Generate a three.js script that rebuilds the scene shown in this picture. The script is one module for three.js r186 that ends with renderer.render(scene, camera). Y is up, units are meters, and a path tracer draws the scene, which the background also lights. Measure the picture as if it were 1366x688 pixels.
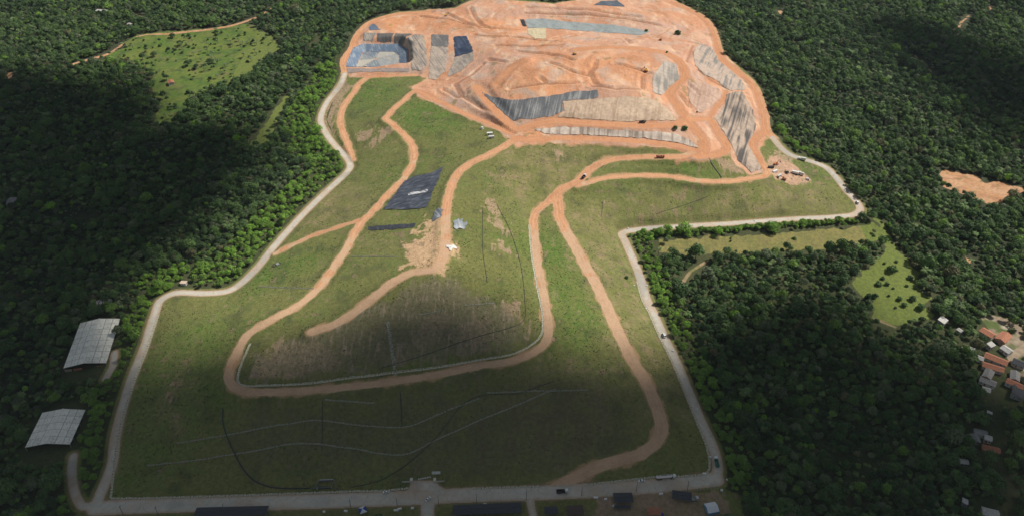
import * as THREE from 'three';
import { mergeGeometries } from 'three/addons/utils/BufferGeometryUtils.js';
import { RoundedBoxGeometry } from 'three/addons/geometries/RoundedBoxGeometry.js';

// ---------- camera, sky, sun, exposure ----------
const scene = new THREE.Scene();
const camera = new THREE.PerspectiveCamera(35.58, 1366 / 688, 1, 20000);
camera.position.set(0, 458, 0);
camera.rotation.set(-36.6 * Math.PI / 180, 0, 0);
const renderer = new THREE.WebGLRenderer({ antialias: true });
renderer.toneMapping = THREE.LinearToneMapping;
renderer.toneMappingExposure = 1.0;
renderer.shadowMap.enabled = true;
const SUN = new THREE.Vector3(0.60, 0.78, -0.19).normalize();
const sun = new THREE.DirectionalLight(new THREE.Color(1.0, 0.95, 0.87), 4.9);
sun.position.set(SUN.x * 3000, SUN.y * 3000, SUN.z * 3000 - 800);
sun.target.position.set(0, 0, -800);
sun.castShadow = true; sun.shadow.radius = 6; sun.shadow.mapSize.set(4096, 4096);
Object.assign(sun.shadow.camera, { left: -1300, right: 1300, top: 1300, bottom: -1300, near: 10, far: 6000 });
scene.add(sun, sun.target);
{ // open sky: blue overhead, paler towards the horizon, thin high cloud
  const w = 256, h = 128, a = new Float32Array(w * h * 4);
  for (let j = 0; j < h; j++) { const el = ((j + 0.5) / h - 0.5) * Math.PI, s = Math.max(0, Math.sin(el)), k = Math.pow(1 - s, 3);
    for (let i = 0; i < w; i++) { const o = (j * w + i) * 4; a[o] = 0.145 + 0.15 * k; a[o + 1] = 0.17 + 0.145 * k; a[o + 2] = 0.205 + 0.125 * k; a[o + 3] = 1; } }
  const t = new THREE.DataTexture(a, w, h, THREE.RGBAFormat, THREE.FloatType);
  t.mapping = THREE.EquirectangularReflectionMapping; t.magFilter = t.minFilter = THREE.LinearFilter; t.needsUpdate = true;
  scene.background = t; scene.environment = t;
}
scene.fog = new THREE.FogExp2(0xc9d9ea, 0.00003);

// ---------- the plan of the place, in metres (x east of the camera, z towards the camera) ----------
const ROADS = {
  front_road: [12,[[-280.2,0,-333.9],[-264.5,0,-335.1],[-144,0,-339.3],[-83.2,0,-341.8],[-27.2,0,-344.8],[22.1,0,-346.7],[70.8,0,-349.8],[112.8,0,-353.9],[142.2,0,-358]]],
  left_road: [7.5,[[-280.2,0,-333.9],[-281.9,0,-340.5],[-284.1,0,-369.1],[-293,0,-400.1],[-301.1,1,-447.4],[-305.2,2,-492.3],[-310,4,-530.6],[-310.9,4.5,-548.4],[-301.8,5,-557.2],[-270.4,6,-556],[-252.3,6,-560.2],[-237.9,8,-584],[-226.8,10,-622.4],[-211.4,13,-666.8],[-197.5,15,-701.3],[-176.5,18,-749.2],[-175.6,18,-758.8],[-180.2,18.5,-772.6],[-202.7,20,-807.5],[-219.9,21.5,-840.9],[-227.4,22,-864.8],[-227.7,23,-903],[-219.1,25,-950.5],[-218.1,26,-985.3]]],
  left_track: [9,[[-218.1,26,-985.3],[-226.5,28,-1022.2],[-222.1,29,-1063.9],[-221,31,-1108.6],[-207.1,33,-1155.1],[-173.8,34,-1182],[-124.4,36,-1182.7]]],
  right_road: [7.5,[[142.2,0,-358],[145.9,0,-368.4],[146,0,-387.3],[141.7,1,-411.2],[137.4,2,-442.3],[132.4,3,-476.6],[127.4,4,-500.8],[122.7,5,-530.5],[119.5,5.5,-547.2],[117.4,6,-577.6],[113.2,7,-609.6],[109.5,7.5,-634],[108,8,-646.6],[125.7,8,-653],[169.9,9,-657.3],[224.8,10,-661.3],[280.6,11,-667.1],[325.3,12,-669.7],[344,12,-673.8],[352.8,12,-682],[354.1,13,-695.2],[349.2,15,-713],[345.7,17,-733.8],[340.8,19,-752.3],[332.2,20,-761.8],[317.3,22,-768.1],[305.7,24,-772.8],[298,26,-786.1],[293.6,28,-805.5]]],
  right_track: [10,[[293.6,28,-805.5],[290.6,29,-819.2],[296.7,31,-856.5],[300.5,33,-896.6],[301.5,34,-917.7],[298.4,35,-942.8],[288.1,37,-969.5],[277.7,38,-998.4],[278.7,38,-1036.3],[284.5,38,-1084.8],[285.8,38,-1128],[280.3,38,-1161.4],[266.6,38,-1189.9],[246.6,38,-1219.6]]],
  loop_road: [7.2,[[45.5,30,-677.6],[27.5,29,-660],[20.8,28,-640.5],[21.7,26.5,-612.7],[22.9,25,-579.6],[25.5,23.5,-548.9],[28,22,-527.2],[29.4,20.5,-502.8],[28.7,19.5,-482.4],[20.3,18.5,-468.9],[2.4,17,-459.4],[-25.2,16,-453.7],[-59,15.5,-444.4],[-92.1,15,-437.6],[-125,14.5,-432.6],[-157.4,14,-429.1],[-190.2,13.5,-428.1],[-207.5,13,-430.9],[-217.2,13,-438.8],[-221.1,13,-452.6],[-220.2,14,-471.5],[-216.3,15,-491.4],[-203.5,16.5,-505.5],[-181.9,18.5,-524.5],[-167.5,20.5,-547.5],[-159.3,22.5,-574],[-152.4,24.5,-598.7],[-145,26.5,-636.3],[-135.7,28,-654.9],[-122.3,30,-687.4],[-110.9,31.5,-711.9],[-104.6,33,-742.4],[-106.9,34,-770.5],[-116,35,-791.8],[-132,36,-816.6],[-145.3,37,-835]]],
  upper_track: [7,[[-145.3,37,-835],[-139.7,38,-854],[-126.9,40,-879.8],[-116.9,41,-900.5],[-95.1,42,-877.6],[-74.1,43,-856.5],[-53.8,44,-833.3],[-25.3,46,-804.4],[-1.6,47.5,-778.7]]],
  pond_track: [7,[[-123.1,35,-960.1],[-156.4,32,-964.6],[-183.4,30,-964.5],[-192,29,-950.7],[-197.9,27.5,-920.9],[-203.9,25.5,-883.5],[-200.4,24.5,-846.4],[-184.4,22,-800.3],[-174.9,19.5,-770.9]]],
  spur_track: [5,[[-145.7,26.5,-642.7],[-167.6,22,-636.5],[-191.9,17,-628.6],[-201.7,15,-622.8],[-223.6,10.5,-609.7]]],
  ridge_track: [8.5,[[4,48,-765.8],[-16.5,46.5,-742.3],[-43.7,45,-716.8],[-53.6,44.5,-701.1],[-59.4,44,-677.5],[-61.8,43.5,-646.9],[-61.7,43,-617.3],[-60,42.5,-592.3],[-59.7,41.5,-566.3],[-67.4,40,-546.7],[-84.4,37.5,-545.7],[-98.9,35,-537.9],[-112,32,-524],[-127.9,28.5,-505.8],[-143.6,26,-491.9],[-161.2,24.5,-484.4]]],
  flank_road: [9.5,[[45.5,30,-677.6],[46.2,27.5,-645.1],[54.5,24.5,-615.5],[66,20.5,-578.2],[76.9,16.5,-544.1],[85.6,12.5,-509.1],[96.6,9,-467.7],[106,6,-441.7],[110.2,4,-418.9],[110.8,3,-401.8],[105.2,2.5,-389.7],[92.5,1.5,-379.2],[71.9,1,-372.2],[53.8,0.5,-364.7],[40.7,0,-357.4],[29.5,0,-349.8]]],
  upper_road: [9.5,[[37.8,30,-672],[50.5,32,-689.9],[67.8,34,-702.5],[77.2,35.5,-716.4],[89.9,37,-730.7],[113.3,39,-739.7],[138.7,41,-739.4],[172.4,43,-735.8],[185.9,43.5,-739.7],[191.9,44,-746.8],[185.8,44.5,-753.2],[167.3,45,-758.9],[141.7,46,-762.8],[106.7,47,-766],[53.9,47.5,-768.4],[18.4,48,-764.1],[4,48,-767.5]]],
  shelf_road: [7.5,[[65.7,34,-693.8],[75.8,34.5,-697.3],[94.7,35,-706],[127.2,35,-711.2],[161.1,34,-711.4],[184.3,33,-705.7],[218.1,31.5,-705.2],[245.7,30,-713.6],[265.2,29,-722.9],[267,28.5,-742.3],[266.5,28.5,-770.6],[266.4,28.5,-789.2],[275.3,29,-805.7],[287.2,29,-817.4]]],
  bench_road: [12,[[-41.6,54,-882.7],[-17.7,52,-825.6],[4.1,49,-786.2],[23.8,51,-792.9],[46.1,53,-797.9],[90.6,54,-789.7],[144.2,53,-787.2],[176.7,52,-790.9],[192.7,51.5,-802.6]]],
  ramp: [10,[[192.7,51.5,-802.6],[201.5,48,-782.9],[205.2,46,-764.5],[200.3,44.5,-745.9],[190.2,43.8,-737.6]]],
  ramp_loop: [9,[[192.7,51.5,-802.6],[220.3,47,-813.3],[224.8,45,-788.6],[229.4,43,-766.7],[228,42,-752.1],[215.7,42,-742.4],[193.1,43,-735.8]]],
  side_track: [5,[[220.3,47,-813.3],[234.5,45,-845.6],[249.7,43,-871.4],[258.1,42,-896.2]]],
  winding_road: [10,[[192.7,51.5,-802.6],[188.1,55,-827],[183.6,57,-844],[181.9,58,-859.7],[192.9,59,-880.1],[206.3,60,-896.9],[208.5,62,-916.4],[203.7,65,-938.8],[189.8,68,-952.7],[159.4,71,-957.3],[118.3,73,-958.1],[80.5,73,-950]]],
  plateau_track: [8,[[-18.5,58.5,-881.2],[-13.3,62,-890.2],[-1.3,66,-907.1],[16.3,72,-922.1]]],
};
const SCARS = [[[-62.3,-1180.4],[-53.9,-1135.2],[-42.9,-1094.5],[-26.8,-1074.8]],[[-98.4,-1167.6],[-56.8,-1099.6]],[[-53,-1057.4],[-1,-1032.8],[55.2,-1000.9]],[[-30.1,-956.7],[-5.5,-931.9],[19.3,-935.7]],[[-36.4,-946.7],[-51.2,-920.1],[-69,-906.6],[-62,-877.8],[-38.6,-842.7],[-19.3,-818.8]],[[-83,-898],[-63.4,-870.8],[-53.8,-873.6]],[[31.4,-875.8],[42.2,-859.7]],[[100.9,-916.1],[96.4,-893.7],[89.3,-881]],[[152.5,-881.6],[148.3,-848.3]],[[89.9,-854.6],[115.4,-844.7],[147.9,-845.8]],[[44.9,-912],[72.9,-886.3],[91.6,-877.6]],[[90.8,-890],[95.3,-857.5]],[[18.7,-1167.6],[118.1,-1146.1],[183.5,-1129.3]],[[51.1,-1016.6],[96.6,-1068.5],[126.7,-1080.8]],[[187.9,-1046.2],[244.8,-1039.5],[261.4,-1038.7],[270.8,-977.5]],[[209.6,-882.5],[218.8,-866.3]],[[193.2,-858.5],[201.6,-834.1]],[[243.3,-1031.7],[216.6,-940.7]],[[149.8,-1027.3],[150.8,-983.9]],[[-36.3,-820.9],[-17.4,-802.8],[-3.3,-790.5]],[[18.4,-1143.2],[83.2,-1139.6],[157.3,-1125.4],[207.7,-1102.5]],[[-136,-1163.7],[-89.7,-1135.2],[-44.7,-1085.8],[7.2,-1071]],[[-22.4,-1003.3],[16.3,-989.2],[63.6,-977.8]],[[-2.6,-861.3],[31.9,-861.1],[74.9,-860.8]],[[122.5,-908.5],[148,-895.8],[162.5,-884.7]],[[228,-932.9],[242.9,-910.9],[257,-904.9]],[[270.7,-885.9],[273.4,-836.8]],[[6.6,-972.8],[43.5,-945.9],[73.9,-916.9]]];
const RIDGES = [[[-37.4,55,-888.9],[-28,56.5,-869],[-3.4,60.5,-842.5],[14.4,63,-837.2],[42.3,66,-838.6],[70.7,68,-848.1],[97,70,-847.7],[132.2,70,-835.9],[156.7,69,-842]],[[168.1,70,-880.7],[181.2,70,-915.5],[161.1,72,-929],[106.4,74,-928.7],[32.6,74,-892.9],[6.1,65,-875.1]],[[-78.8,48,-1061.7],[-62.2,50,-1059.3],[-43.1,52,-1038],[-16.8,62,-955.4]],[[-104.2,39,-941.9],[-82.9,42,-935.2],[-66.8,45,-948.8]],[[-212.3,34,-1109.4],[-140.5,38,-1098.9],[-112.8,42,-1085.7]],[[-175.2,32,-962.3],[-211,27,-978.3]],[[18.2,46,-1127.2],[82.6,46,-1127.2],[155.2,46,-1103.6],[190.7,46,-1078],[111.1,46,-1080.8],[22,46,-1095]],[[-132.8,40,-1131.6],[-88.8,44,-1120.7],[-34.8,50,-1104.5],[7.1,55,-1049],[55.2,64,-999.6],[132.7,66,-1002.2],[210.9,60,-1002.1],[249.1,50,-1016.9]],[[-47.5,50,-1171.8],[18.5,52,-1153.4],[126.9,54,-1147.7],[192.2,50,-1146.6],[234,45,-1133]],[[-59.2,41,-540.1],[-101.9,34.5,-519.9],[-137.2,28,-484.1]],[[-29.1,39,-591.4],[-16.8,41,-664.3],[5.4,43,-726.4],[60.7,42,-744]],[[87.4,25,-675.7],[164.3,25,-689.7],[240.5,23,-690.1],[313.1,17,-699.6]],[[-144.4,26,-732.5],[-185.7,15,-691.3]],[[43.2,2,-410.7],[-44.1,1,-369.6],[-147.5,1,-356.6],[-227.8,1,-363],[-268,0,-357.4]],[[-69.3,9,-419.3],[-141.9,9,-415.5],[-212.6,7,-406.2],[-257.6,5,-423],[-279,7,-505.9],[-262.6,7,-535.1]],[[15.5,10,-433.8],[66.4,6,-422.1],[57.9,11,-465.6]]];
const LEVELS = [[-327.6,-3,-359.7],[-357.2,-4,-504],[-345.1,-4,-408.7],[-388,-8,-485.4],[-450.5,-14,-570.7],[-421.4,-12,-650.4],[-392,-6,-739.1],[-292.6,4,-769.8],[-533.4,-4,-800.1],[-563.9,6,-955.8],[-687.5,22,-1149.7],[-773.2,30,-1239.4],[-437.8,12,-988.4],[-414.4,16,-1079.7],[-367.1,18,-1102.2],[-304.7,24,-1115.3],[-272.3,16,-956.7],[-439.1,28,-1211.7],[-302,32,-1216.8],[-144.8,40,-1262],[19.9,44,-1257],[260.4,34,-1287.4],[359.6,28,-1195.5],[381.7,22,-1065.1],[403.2,12,-900.7],[430.5,2,-773.2],[363.2,16,-834.7],[560.4,4,-982.7],[698.7,14,-1112.2],[655.2,20,-1217.7],[546.3,24,-1239.7],[785.5,24,-1274.2],[502.8,6,-735],[589.7,6,-817.1],[374.6,3,-629.7],[345.3,2,-562],[364.4,0,-533.3],[402.8,0,-504.3],[397.1,-4,-463.9],[358.5,-10,-392.3],[319.1,-12,-341.4],[291.1,-18,-428.7],[212.3,-12,-423.3],[167.8,-6,-362],[264.7,-12,-498.7],[206.8,-4,-528],[155.3,3,-617.5],[229.7,6,-631.7],[348,8,-660.9],[199.7,-2,-556.2],[161.6,0,-533.3],[515.8,2,-669.7],[439.8,3,-629.7],[-142.1,0,-330.4],[8.5,0,-330.4],[109.8,0,-335.7],[-314.9,-3,-332.5],[160.2,-3,-332.5],[-1000,20,-1700],[0,20,-1790],[1000,20,-1700],[-1000,5,-700],[1000,5,-700],[-900,0,-300],[900,-5,-300],[0,-2,-170],[-500,-3,-170],[500,-10,-170],[-1000,15,-1200],[1000,10,-1200]];
const AREAS = {
  site: [[-278.6,-339.9],[-291.3,-397.9],[-299.9,-449],[-303.9,-492.8],[-308.7,-532.6],[-306.8,-548.2],[-294.6,-551.7],[-254.2,-550.9],[-231.6,-581],[-207.1,-664.2],[-172.1,-752.4],[-194.1,-796.2],[-219.1,-860.5],[-220.5,-914.3],[-214.2,-985.3],[-225.5,-1024.9],[-219.7,-1113.8],[-203.4,-1168.5],[-170.5,-1193],[-125.2,-1194.4],[-85.1,-1186.8],[-71.7,-1210.5],[-57.4,-1225.3],[-3.4,-1216.1],[63.6,-1186.9],[96.4,-1209.6],[138.8,-1274.6],[235.1,-1280.6],[256.5,-1229.8],[284.9,-1168],[290.1,-1101.8],[284.5,-1021],[299.1,-978.3],[308.3,-928.9],[301,-861.8],[295.7,-819.2],[309.6,-773.8],[336,-763.6],[349.3,-732.5],[354.7,-694.5],[349.4,-676.5],[321.4,-673.9],[222.1,-665.9],[124.1,-657.9],[105.3,-649.1],[110.7,-606.2],[119.5,-535.3],[129.3,-476.6],[138.8,-410.9],[142.6,-383.9],[139.7,-363.8],[102.9,-357.4],[19.1,-350.4],[-63.4,-347.9]],
  earth: [[-213.8,-983],[-223.8,-1020.4],[-225.9,-1098.4],[-202.9,-1165.3],[-170.1,-1189.2],[-125,-1191.5],[-84.9,-1183.1],[-71.5,-1206.7],[-57.1,-1217.8],[-2.3,-1207],[63.4,-1182.4],[96.2,-1205.8],[138.8,-1274.6],[235.1,-1280.6],[253.8,-1228.1],[282.6,-1167.7],[285.9,-1101.8],[281.5,-1026],[293.2,-979.4],[302.4,-927.7],[296.6,-865.4],[291.1,-814.4],[269.9,-776.5],[268,-730.9],[248.8,-720.1],[236.3,-730.4],[230.7,-745.4],[215,-734.3],[190.5,-729.4],[170.9,-728.4],[190.5,-739.1],[171.7,-749.3],[140.5,-753.3],[93.2,-757.4],[53.4,-759.1],[13.5,-755.6],[5.5,-750.4],[-12.2,-783],[-31.6,-803],[-60.6,-832.8],[-90.4,-863],[-113.6,-885.3],[-124.1,-916.4],[-105.9,-939.7],[-125.3,-962.9],[-183.1,-962.2],[-210.1,-972.3]],
  pond_rim: [[-220,-1015.8],[-219.2,-1067.6],[-208.8,-1081.1],[-158.3,-1079.8],[-144.6,-1059.6],[-137.7,-1003.5],[-218,-1003.5]],
  meadow: [[-552.4,-1135],[-477.8,-1147],[-402.3,-1169.6],[-356.2,-1135.7],[-324.8,-1080.2],[-340.9,-1041.4],[-349.9,-996.6],[-382.5,-970.5],[-400.3,-951.4],[-403,-907.7],[-420.4,-874.8],[-439,-882.9],[-433.8,-923.7],[-469,-970.6],[-487,-1013.5],[-517.8,-1049.6],[-566.1,-1049.2],[-569.7,-1075.8],[-549.8,-1098.9]],
  valley_strip: [[-286.3,-935],[-279.4,-934],[-282.1,-875.7],[-278.4,-816.9],[-301.9,-820],[-296.2,-847.5]],
  glade: [[310.7,-575.2],[332.5,-597],[359.1,-620.2],[367.1,-655.9],[362.4,-669.1],[369.8,-677.1],[370.4,-649.9],[372.2,-623.9],[375.1,-605.4],[377.3,-589.8],[367.7,-570.2],[374.8,-555.8],[365.7,-544.9],[370.8,-531.4],[355.6,-527.4],[330.2,-522.8],[315.2,-531.2],[319.4,-548],[311.3,-566.2]],
  verge_strip: [[143.2,-636.2],[199.4,-641.3],[264.1,-645.8],[331.1,-653.3],[360.5,-663.3],[366.6,-649.7],[350.9,-634.4],[312.3,-625.3],[257.3,-618.5],[215.6,-616.9],[169.1,-615.7],[140.8,-618.5]],
  clay_pit: [[477.1,-776.6],[490.6,-768.7],[511.6,-761.7],[511.5,-742.7],[525.4,-752.7],[546.1,-732.9],[541.4,-723.7],[522.4,-718.2],[509.8,-706.3],[496.5,-701.1],[486.4,-714.9],[472.5,-726.4],[460.8,-736.4]],
  village: [[372.2,-517.2],[401.6,-528.8],[424.1,-535.2],[451.2,-523.9],[409,-417.4],[370.8,-429.9],[373.9,-449.2],[373.3,-464.4],[372.2,-497.5]],
  village_yard: [[414.3,-525.6],[425.3,-529.4],[428.5,-514.6],[427.9,-505.5],[416.3,-494.8],[409.8,-505.1]],
  shed_yard: [[-351.2,-462.3],[-337.4,-471],[-338.5,-532.8],[-329.7,-522.2],[-319.2,-459.7],[-307.9,-376.6],[-287.3,-338.8],[-299.3,-339.8],[-318.4,-378.2]],
  bare_a: [[410.2,-1223],[415.6,-1217.3],[407.3,-1190.9],[400.4,-1190.4]],
  bare_b: [[392.7,-1092.1],[414.1,-1099.5],[395.5,-1071]],
  bare_c: [[336.9,-978.6],[351.6,-981.2],[348.8,-970.9],[335.5,-969.3]],
  bare_d: [[395.7,-1015.2],[405.1,-1019],[399.3,-1003.4],[391.5,-1001.4]],
  bare_e: [[-281.7,-1109.5],[-273.8,-1113.7],[-270,-1081.9],[-280,-1078.8]],
  bare_f: [[-683.6,-1020.8],[-675.9,-1022],[-663.2,-992.7],[-671,-995.9]],
  bare_g: [[750.7,-1268.9],[765.6,-1262.6],[758.3,-1251.5],[746.1,-1256.3]],
  bare_h: [[432.5,-617],[438.1,-613.5],[436.3,-603.2],[430.3,-605.5]],
  front_strip: [[-292.3,-328.3],[-217.4,-330.4],[-142.9,-333.9],[-61.7,-335.1],[8.7,-339.9],[92.2,-347.9],[149.9,-351.8],[158,-344.6],[156,-323.1],[38,-319.1],[-139.7,-318.9],[-288.3,-319.5]],
  gate_apron: [[-73.6,-347.3],[-70.9,-350.9],[-69.8,-356.1],[-53.1,-356.2],[-50.3,-352.2],[-42.8,-347.9]],
  machine_yard: [[279.9,-769.5],[291.3,-768.5],[301.2,-755.6],[313.7,-735.6],[316.5,-725.6],[295,-714.9],[274.9,-718.5],[268.8,-730.9]],
  yard: [[59.9,-343.6],[92.2,-347.3],[143,-348.5],[149.1,-340.3],[145.4,-322.8],[53,-320.3],[54.1,-335.3]],
};
const PATHS = {
  meadow_path: [6,[[-366.9,-1250.3],[-368.4,-1236.9],[-386.4,-1196.1],[-422.6,-1162.1],[-476.5,-1142.5],[-511.1,-1134.6],[-545.7,-1129.7]]],
  forest_path: [5.5,[[-558.3,-1107.2],[-565.7,-1076.1],[-586.1,-1056.7],[-608.6,-1036.4]]],
  farm_path: [3.5,[[-582.5,-1226.6],[-560.9,-1205.9],[-547.7,-1204.7]]],
  glade_path: [3,[[315.5,-532.1],[322.9,-525.8],[330.5,-520.2]]],
  ridge_path: [4,[[662.7,-1158.5],[681.6,-1190.4],[712.1,-1226.1]]],
  far_path: [3,[[557.5,-1059.3],[561.1,-1030],[565.8,-1012.9],[573.3,-993.8]]],
  wood_path: [3.5,[[154.9,-573.3],[166.2,-591.1],[184.3,-605.9]]],
  village_road: [7,[[438.8,-499.4],[426.4,-492.3],[410,-481.3],[396.8,-465],[385.6,-449.3],[375.5,-433.6],[369.8,-422.6],[360.5,-398.4],[350.7,-370.3],[341.2,-342.4],[337.7,-332.1]]],
  shed_lane: [6,[[-281.7,-337.5],[-288.9,-335.3],[-299.9,-345.8],[-310.9,-364.9],[-316.3,-379.6]]],
  shed_apron: [7,[[-324,-456.3],[-323.3,-469.9],[-328.4,-485.8]]],
  side_street: [9,[[-57,-339.9],[-57.1,-335.1],[-56,-321.3]]],
  yard_lane: [5,[[12.2,-339.9],[14.5,-327]]],
  foot_lane: [5,[[-36.9,-335.2],[-35.9,-335.2]]],
};
const DRAINS = {
  a: [[-212,-480.9],[-213.3,-452.3],[-211.3,-440.4],[-206,-435.6],[-190.8,-434.9],[-158.8,-436.1],[-126.2,-440.8],[-93.3,-445.9],[-59.6,-451.8],[-25.4,-460.1],[4.2,-467.3],[22.4,-483],[25.5,-505.4],[22,-542.2],[17.7,-590.3],[16.4,-632.1]],
  b: [[-243.4,-387.6],[-229.5,-389.3],[-193.6,-396.5],[-158.7,-403.6],[-146.8,-405.3],[-107.5,-400.8],[-77.4,-400.2],[-57.9,-409.4],[-24.4,-425.4]],
  c: [[-258.9,-368.9],[-230.5,-372.1],[-189.5,-379.1],[-151.3,-385.9],[-115.2,-381.9],[-77.2,-377.7],[-56.5,-388.8],[-23.9,-406.3],[9.6,-423.4],[34,-435.9]],
  d: [[-141,-421.8],[-103.8,-420.4]],
  e: [[-144.6,-585],[-100.9,-571.9]],
  f: [[-225.4,-558.8],[-172.7,-544.8]],
  g: [[-75.4,-499.7],[-55.5,-505.3]],
  h: [[-39.2,-512.1],[-14.5,-518.4]],
  i: [[-18.8,-429.8],[9.7,-432.1],[58.2,-435.5]],
  j: [[-100.9,-492.1],[-89.7,-443.8]],
  k: [[-274,-342.4],[-290.2,-397.9],[-298.4,-448.2],[-302,-491.1],[-306.4,-529.7]],
  l: [[-273.7,-341.8],[-241.8,-342.4],[-145.4,-346.1],[-104.6,-347.9],[-88.2,-348.2],[-71.4,-350.4]],
  m: [[-27.4,-350.1],[19.2,-352]],
  n: [[50.3,-352.9],[96.4,-359.3],[135.2,-362.5],[139.2,-366.4],[141.5,-383.9],[138.2,-410.9],[133.9,-442.3],[128.7,-476.6],[123.6,-500.8],[118.8,-530.4],[115.1,-547.1],[113.7,-573.3]],
};
const PIPES = {
  a: [[-217,-416.4],[-213.9,-404.2],[-199,-378.4],[-182.4,-358.5],[-165.6,-350.9],[-139,-350.1]],
  b: [[33.1,-442.7],[4,-430.1],[-30.1,-425.2],[-56.6,-390],[-74.3,-370],[-92.2,-356],[-110.7,-350.8]],
  c: [[-85.6,-433.2],[-81,-400.8]],
  d: [[-142.6,-420.8],[-136.5,-380.6]],
  e: [[-101.7,-449.2],[-77.6,-458.7],[-26,-482.4],[8.6,-499.6],[10.8,-524.5],[7.3,-572.2],[-2.1,-614.8],[-14.4,-649.8]],
  f: [[-27.8,-641.8],[-26.1,-580.5],[-21.2,-540.2]],
  g: [[205.3,-733.7],[215.7,-712]],
  h: [[266.3,-862.3],[263.8,-817.9],[256,-761.9]],
  i: [[91.3,-677.6],[87.5,-656.4]],
  j: [[143.3,-668.2],[198.4,-688.7]],
};
const FENCES = {
  a: [[-15.7,-337.5],[8.7,-339.3]],
  b: [[59.9,-343],[85.8,-346.1]],
  c: [[105.3,-345.5],[142.1,-349.9]],
};
const LINERS = {
  scrap_a: [[-75.1,-635.5],[-67.3,-638.2],[-64.8,-621.8],[-73.1,-619.1]],
  scrap_b: [[-53.3,-615.3],[-44,-622.9],[-42.6,-608.4],[-51.8,-601.4]],
  scrap_white: [[-57.1,-578],[-50.1,-582.4],[-49.1,-575.4],[-55.3,-570.6]],
  fold_white: [[-103.2,-676.6],[-83.7,-677.1],[-82.5,-672.3],[-101.9,-671.8]],
  black_sheet: [[-125.4,-655.1],[-110.3,-705.7],[-103.2,-709.7],[-83.5,-710.5],[-71,-719.4],[-74.2,-691],[-78,-672],[-81.1,-646.4],[-100,-646.9]],
  black_strip: [[-137,-628.5],[-121.5,-626],[-89.8,-620.9],[-90.2,-614],[-113.6,-617.4],[-134.7,-622]],
  grey_membrane: [[-39.7,-876.9],[-27.9,-861.9],[-3.4,-836.6],[14.4,-833.9],[42.2,-834.7],[70.5,-843.4],[96.6,-842.8],[97.4,-829.5],[56.3,-827.2],[57.4,-812.5],[44.8,-806.8],[19,-802],[0.8,-803.5],[-17.9,-834.5]],
  sand_slope: [[57.1,-826.1],[98.2,-828.9],[160,-830.8],[173.2,-819.3],[183.2,-800.4],[127.1,-794.4],[91.2,-797.3],[49.7,-805.6],[58.2,-811.9]],
  bench_cover: [[24,-782.1],[50.5,-785.9],[107.6,-778.2],[174.6,-775.7],[190.8,-765],[198.7,-750.2],[176.6,-762.8],[142.5,-769.5],[72,-775.1],[36.4,-775.3]],
  panel_a: [[-191.3,-1101.6],[-166.1,-1097.1],[-169,-1082.7],[-189.5,-1084.3]],
  panel_b: [[-164.1,-1096.3],[-138.8,-1092.1],[-150,-1074.3],[-166,-1082.9]],
  panel_c: [[-212.4,-1108.7],[-193.4,-1104.7],[-195.4,-1084.6],[-208.2,-1086.5]],
  panel_d: [[-208,-1134.7],[-202.8,-1147.8],[-188.4,-1115.8],[-203.7,-1116.5]],
  slope_a: [[-136.2,-1087.7],[-122.9,-1080.7],[-114.2,-1028],[-110.3,-981.8],[-115,-967.2],[-127.9,-971],[-142.5,-1059.5],[-147.6,-1071.5]],
  slope_b: [[-108.8,-1036.3],[-84.5,-1021.2],[-83.7,-993.4],[-84.1,-954],[-95.1,-930.1],[-103.9,-938.7],[-106.7,-985.9]],
  slope_b2: [[-112.5,-1081.2],[-87.2,-1064.6],[-84.5,-1022.3],[-108.9,-1037.5]],
  navy: [[-79.5,-1056.8],[-62,-1054.9],[-51.9,-1006.7],[-50.4,-993.3],[-73.6,-988.2]],
  slope_c: [[-73.5,-986.9],[-50.4,-991.7],[-48.5,-967.6],[-62.8,-946.8],[-81,-934.8],[-76.6,-964.3]],
  far_floor: [[18.2,-1123],[41.9,-1129.5],[143.1,-1103.6],[190.7,-1078.7],[172.7,-1050.1],[109.2,-1082.6],[21.9,-1090.6]],
  far_beige: [[21.9,-1086.6],[47.6,-1090],[44.9,-1018.3],[29.5,-1018.2],[21.3,-1053]],
  far_dark: [[11.7,-1120],[17.1,-1122.4],[20.9,-1093.6],[14.7,-1096]],
  top_tarp: [[120.5,-1174.2],[132.6,-1196.6],[159.1,-1211],[167.5,-1176.4]],
  fan: [[164.1,-875.3],[185.5,-926.7],[200,-926.8],[199.5,-893.3],[182.8,-870.9],[169.6,-843.7],[160,-844.4]],
  streaked: [[257,-887.1],[279.7,-904.7],[283.3,-859.7],[277.9,-821.2],[261.5,-789.6],[263.4,-734.1],[249.6,-723.7],[238.4,-740.6],[233.9,-772.8],[227.8,-816.7],[247.7,-856.6]],
  streak_up: [[254.8,-1042.1],[269.7,-1037.9],[271.1,-986.7],[287.1,-936.6],[287.1,-912],[264,-898.2],[252.5,-911.5],[236.1,-924.3],[227.4,-940.6],[234.1,-990.4]],
  pond_front: [[-217.3,-999],[-132.6,-979.1],[-131.7,-969.8],[-214.2,-985.3]],
  streak_mid: [[208.3,-887.7],[230.6,-896.3],[251,-893.4],[247.8,-877.7],[228.7,-846],[212.2,-824.3],[203.3,-845.3]],
};
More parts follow.
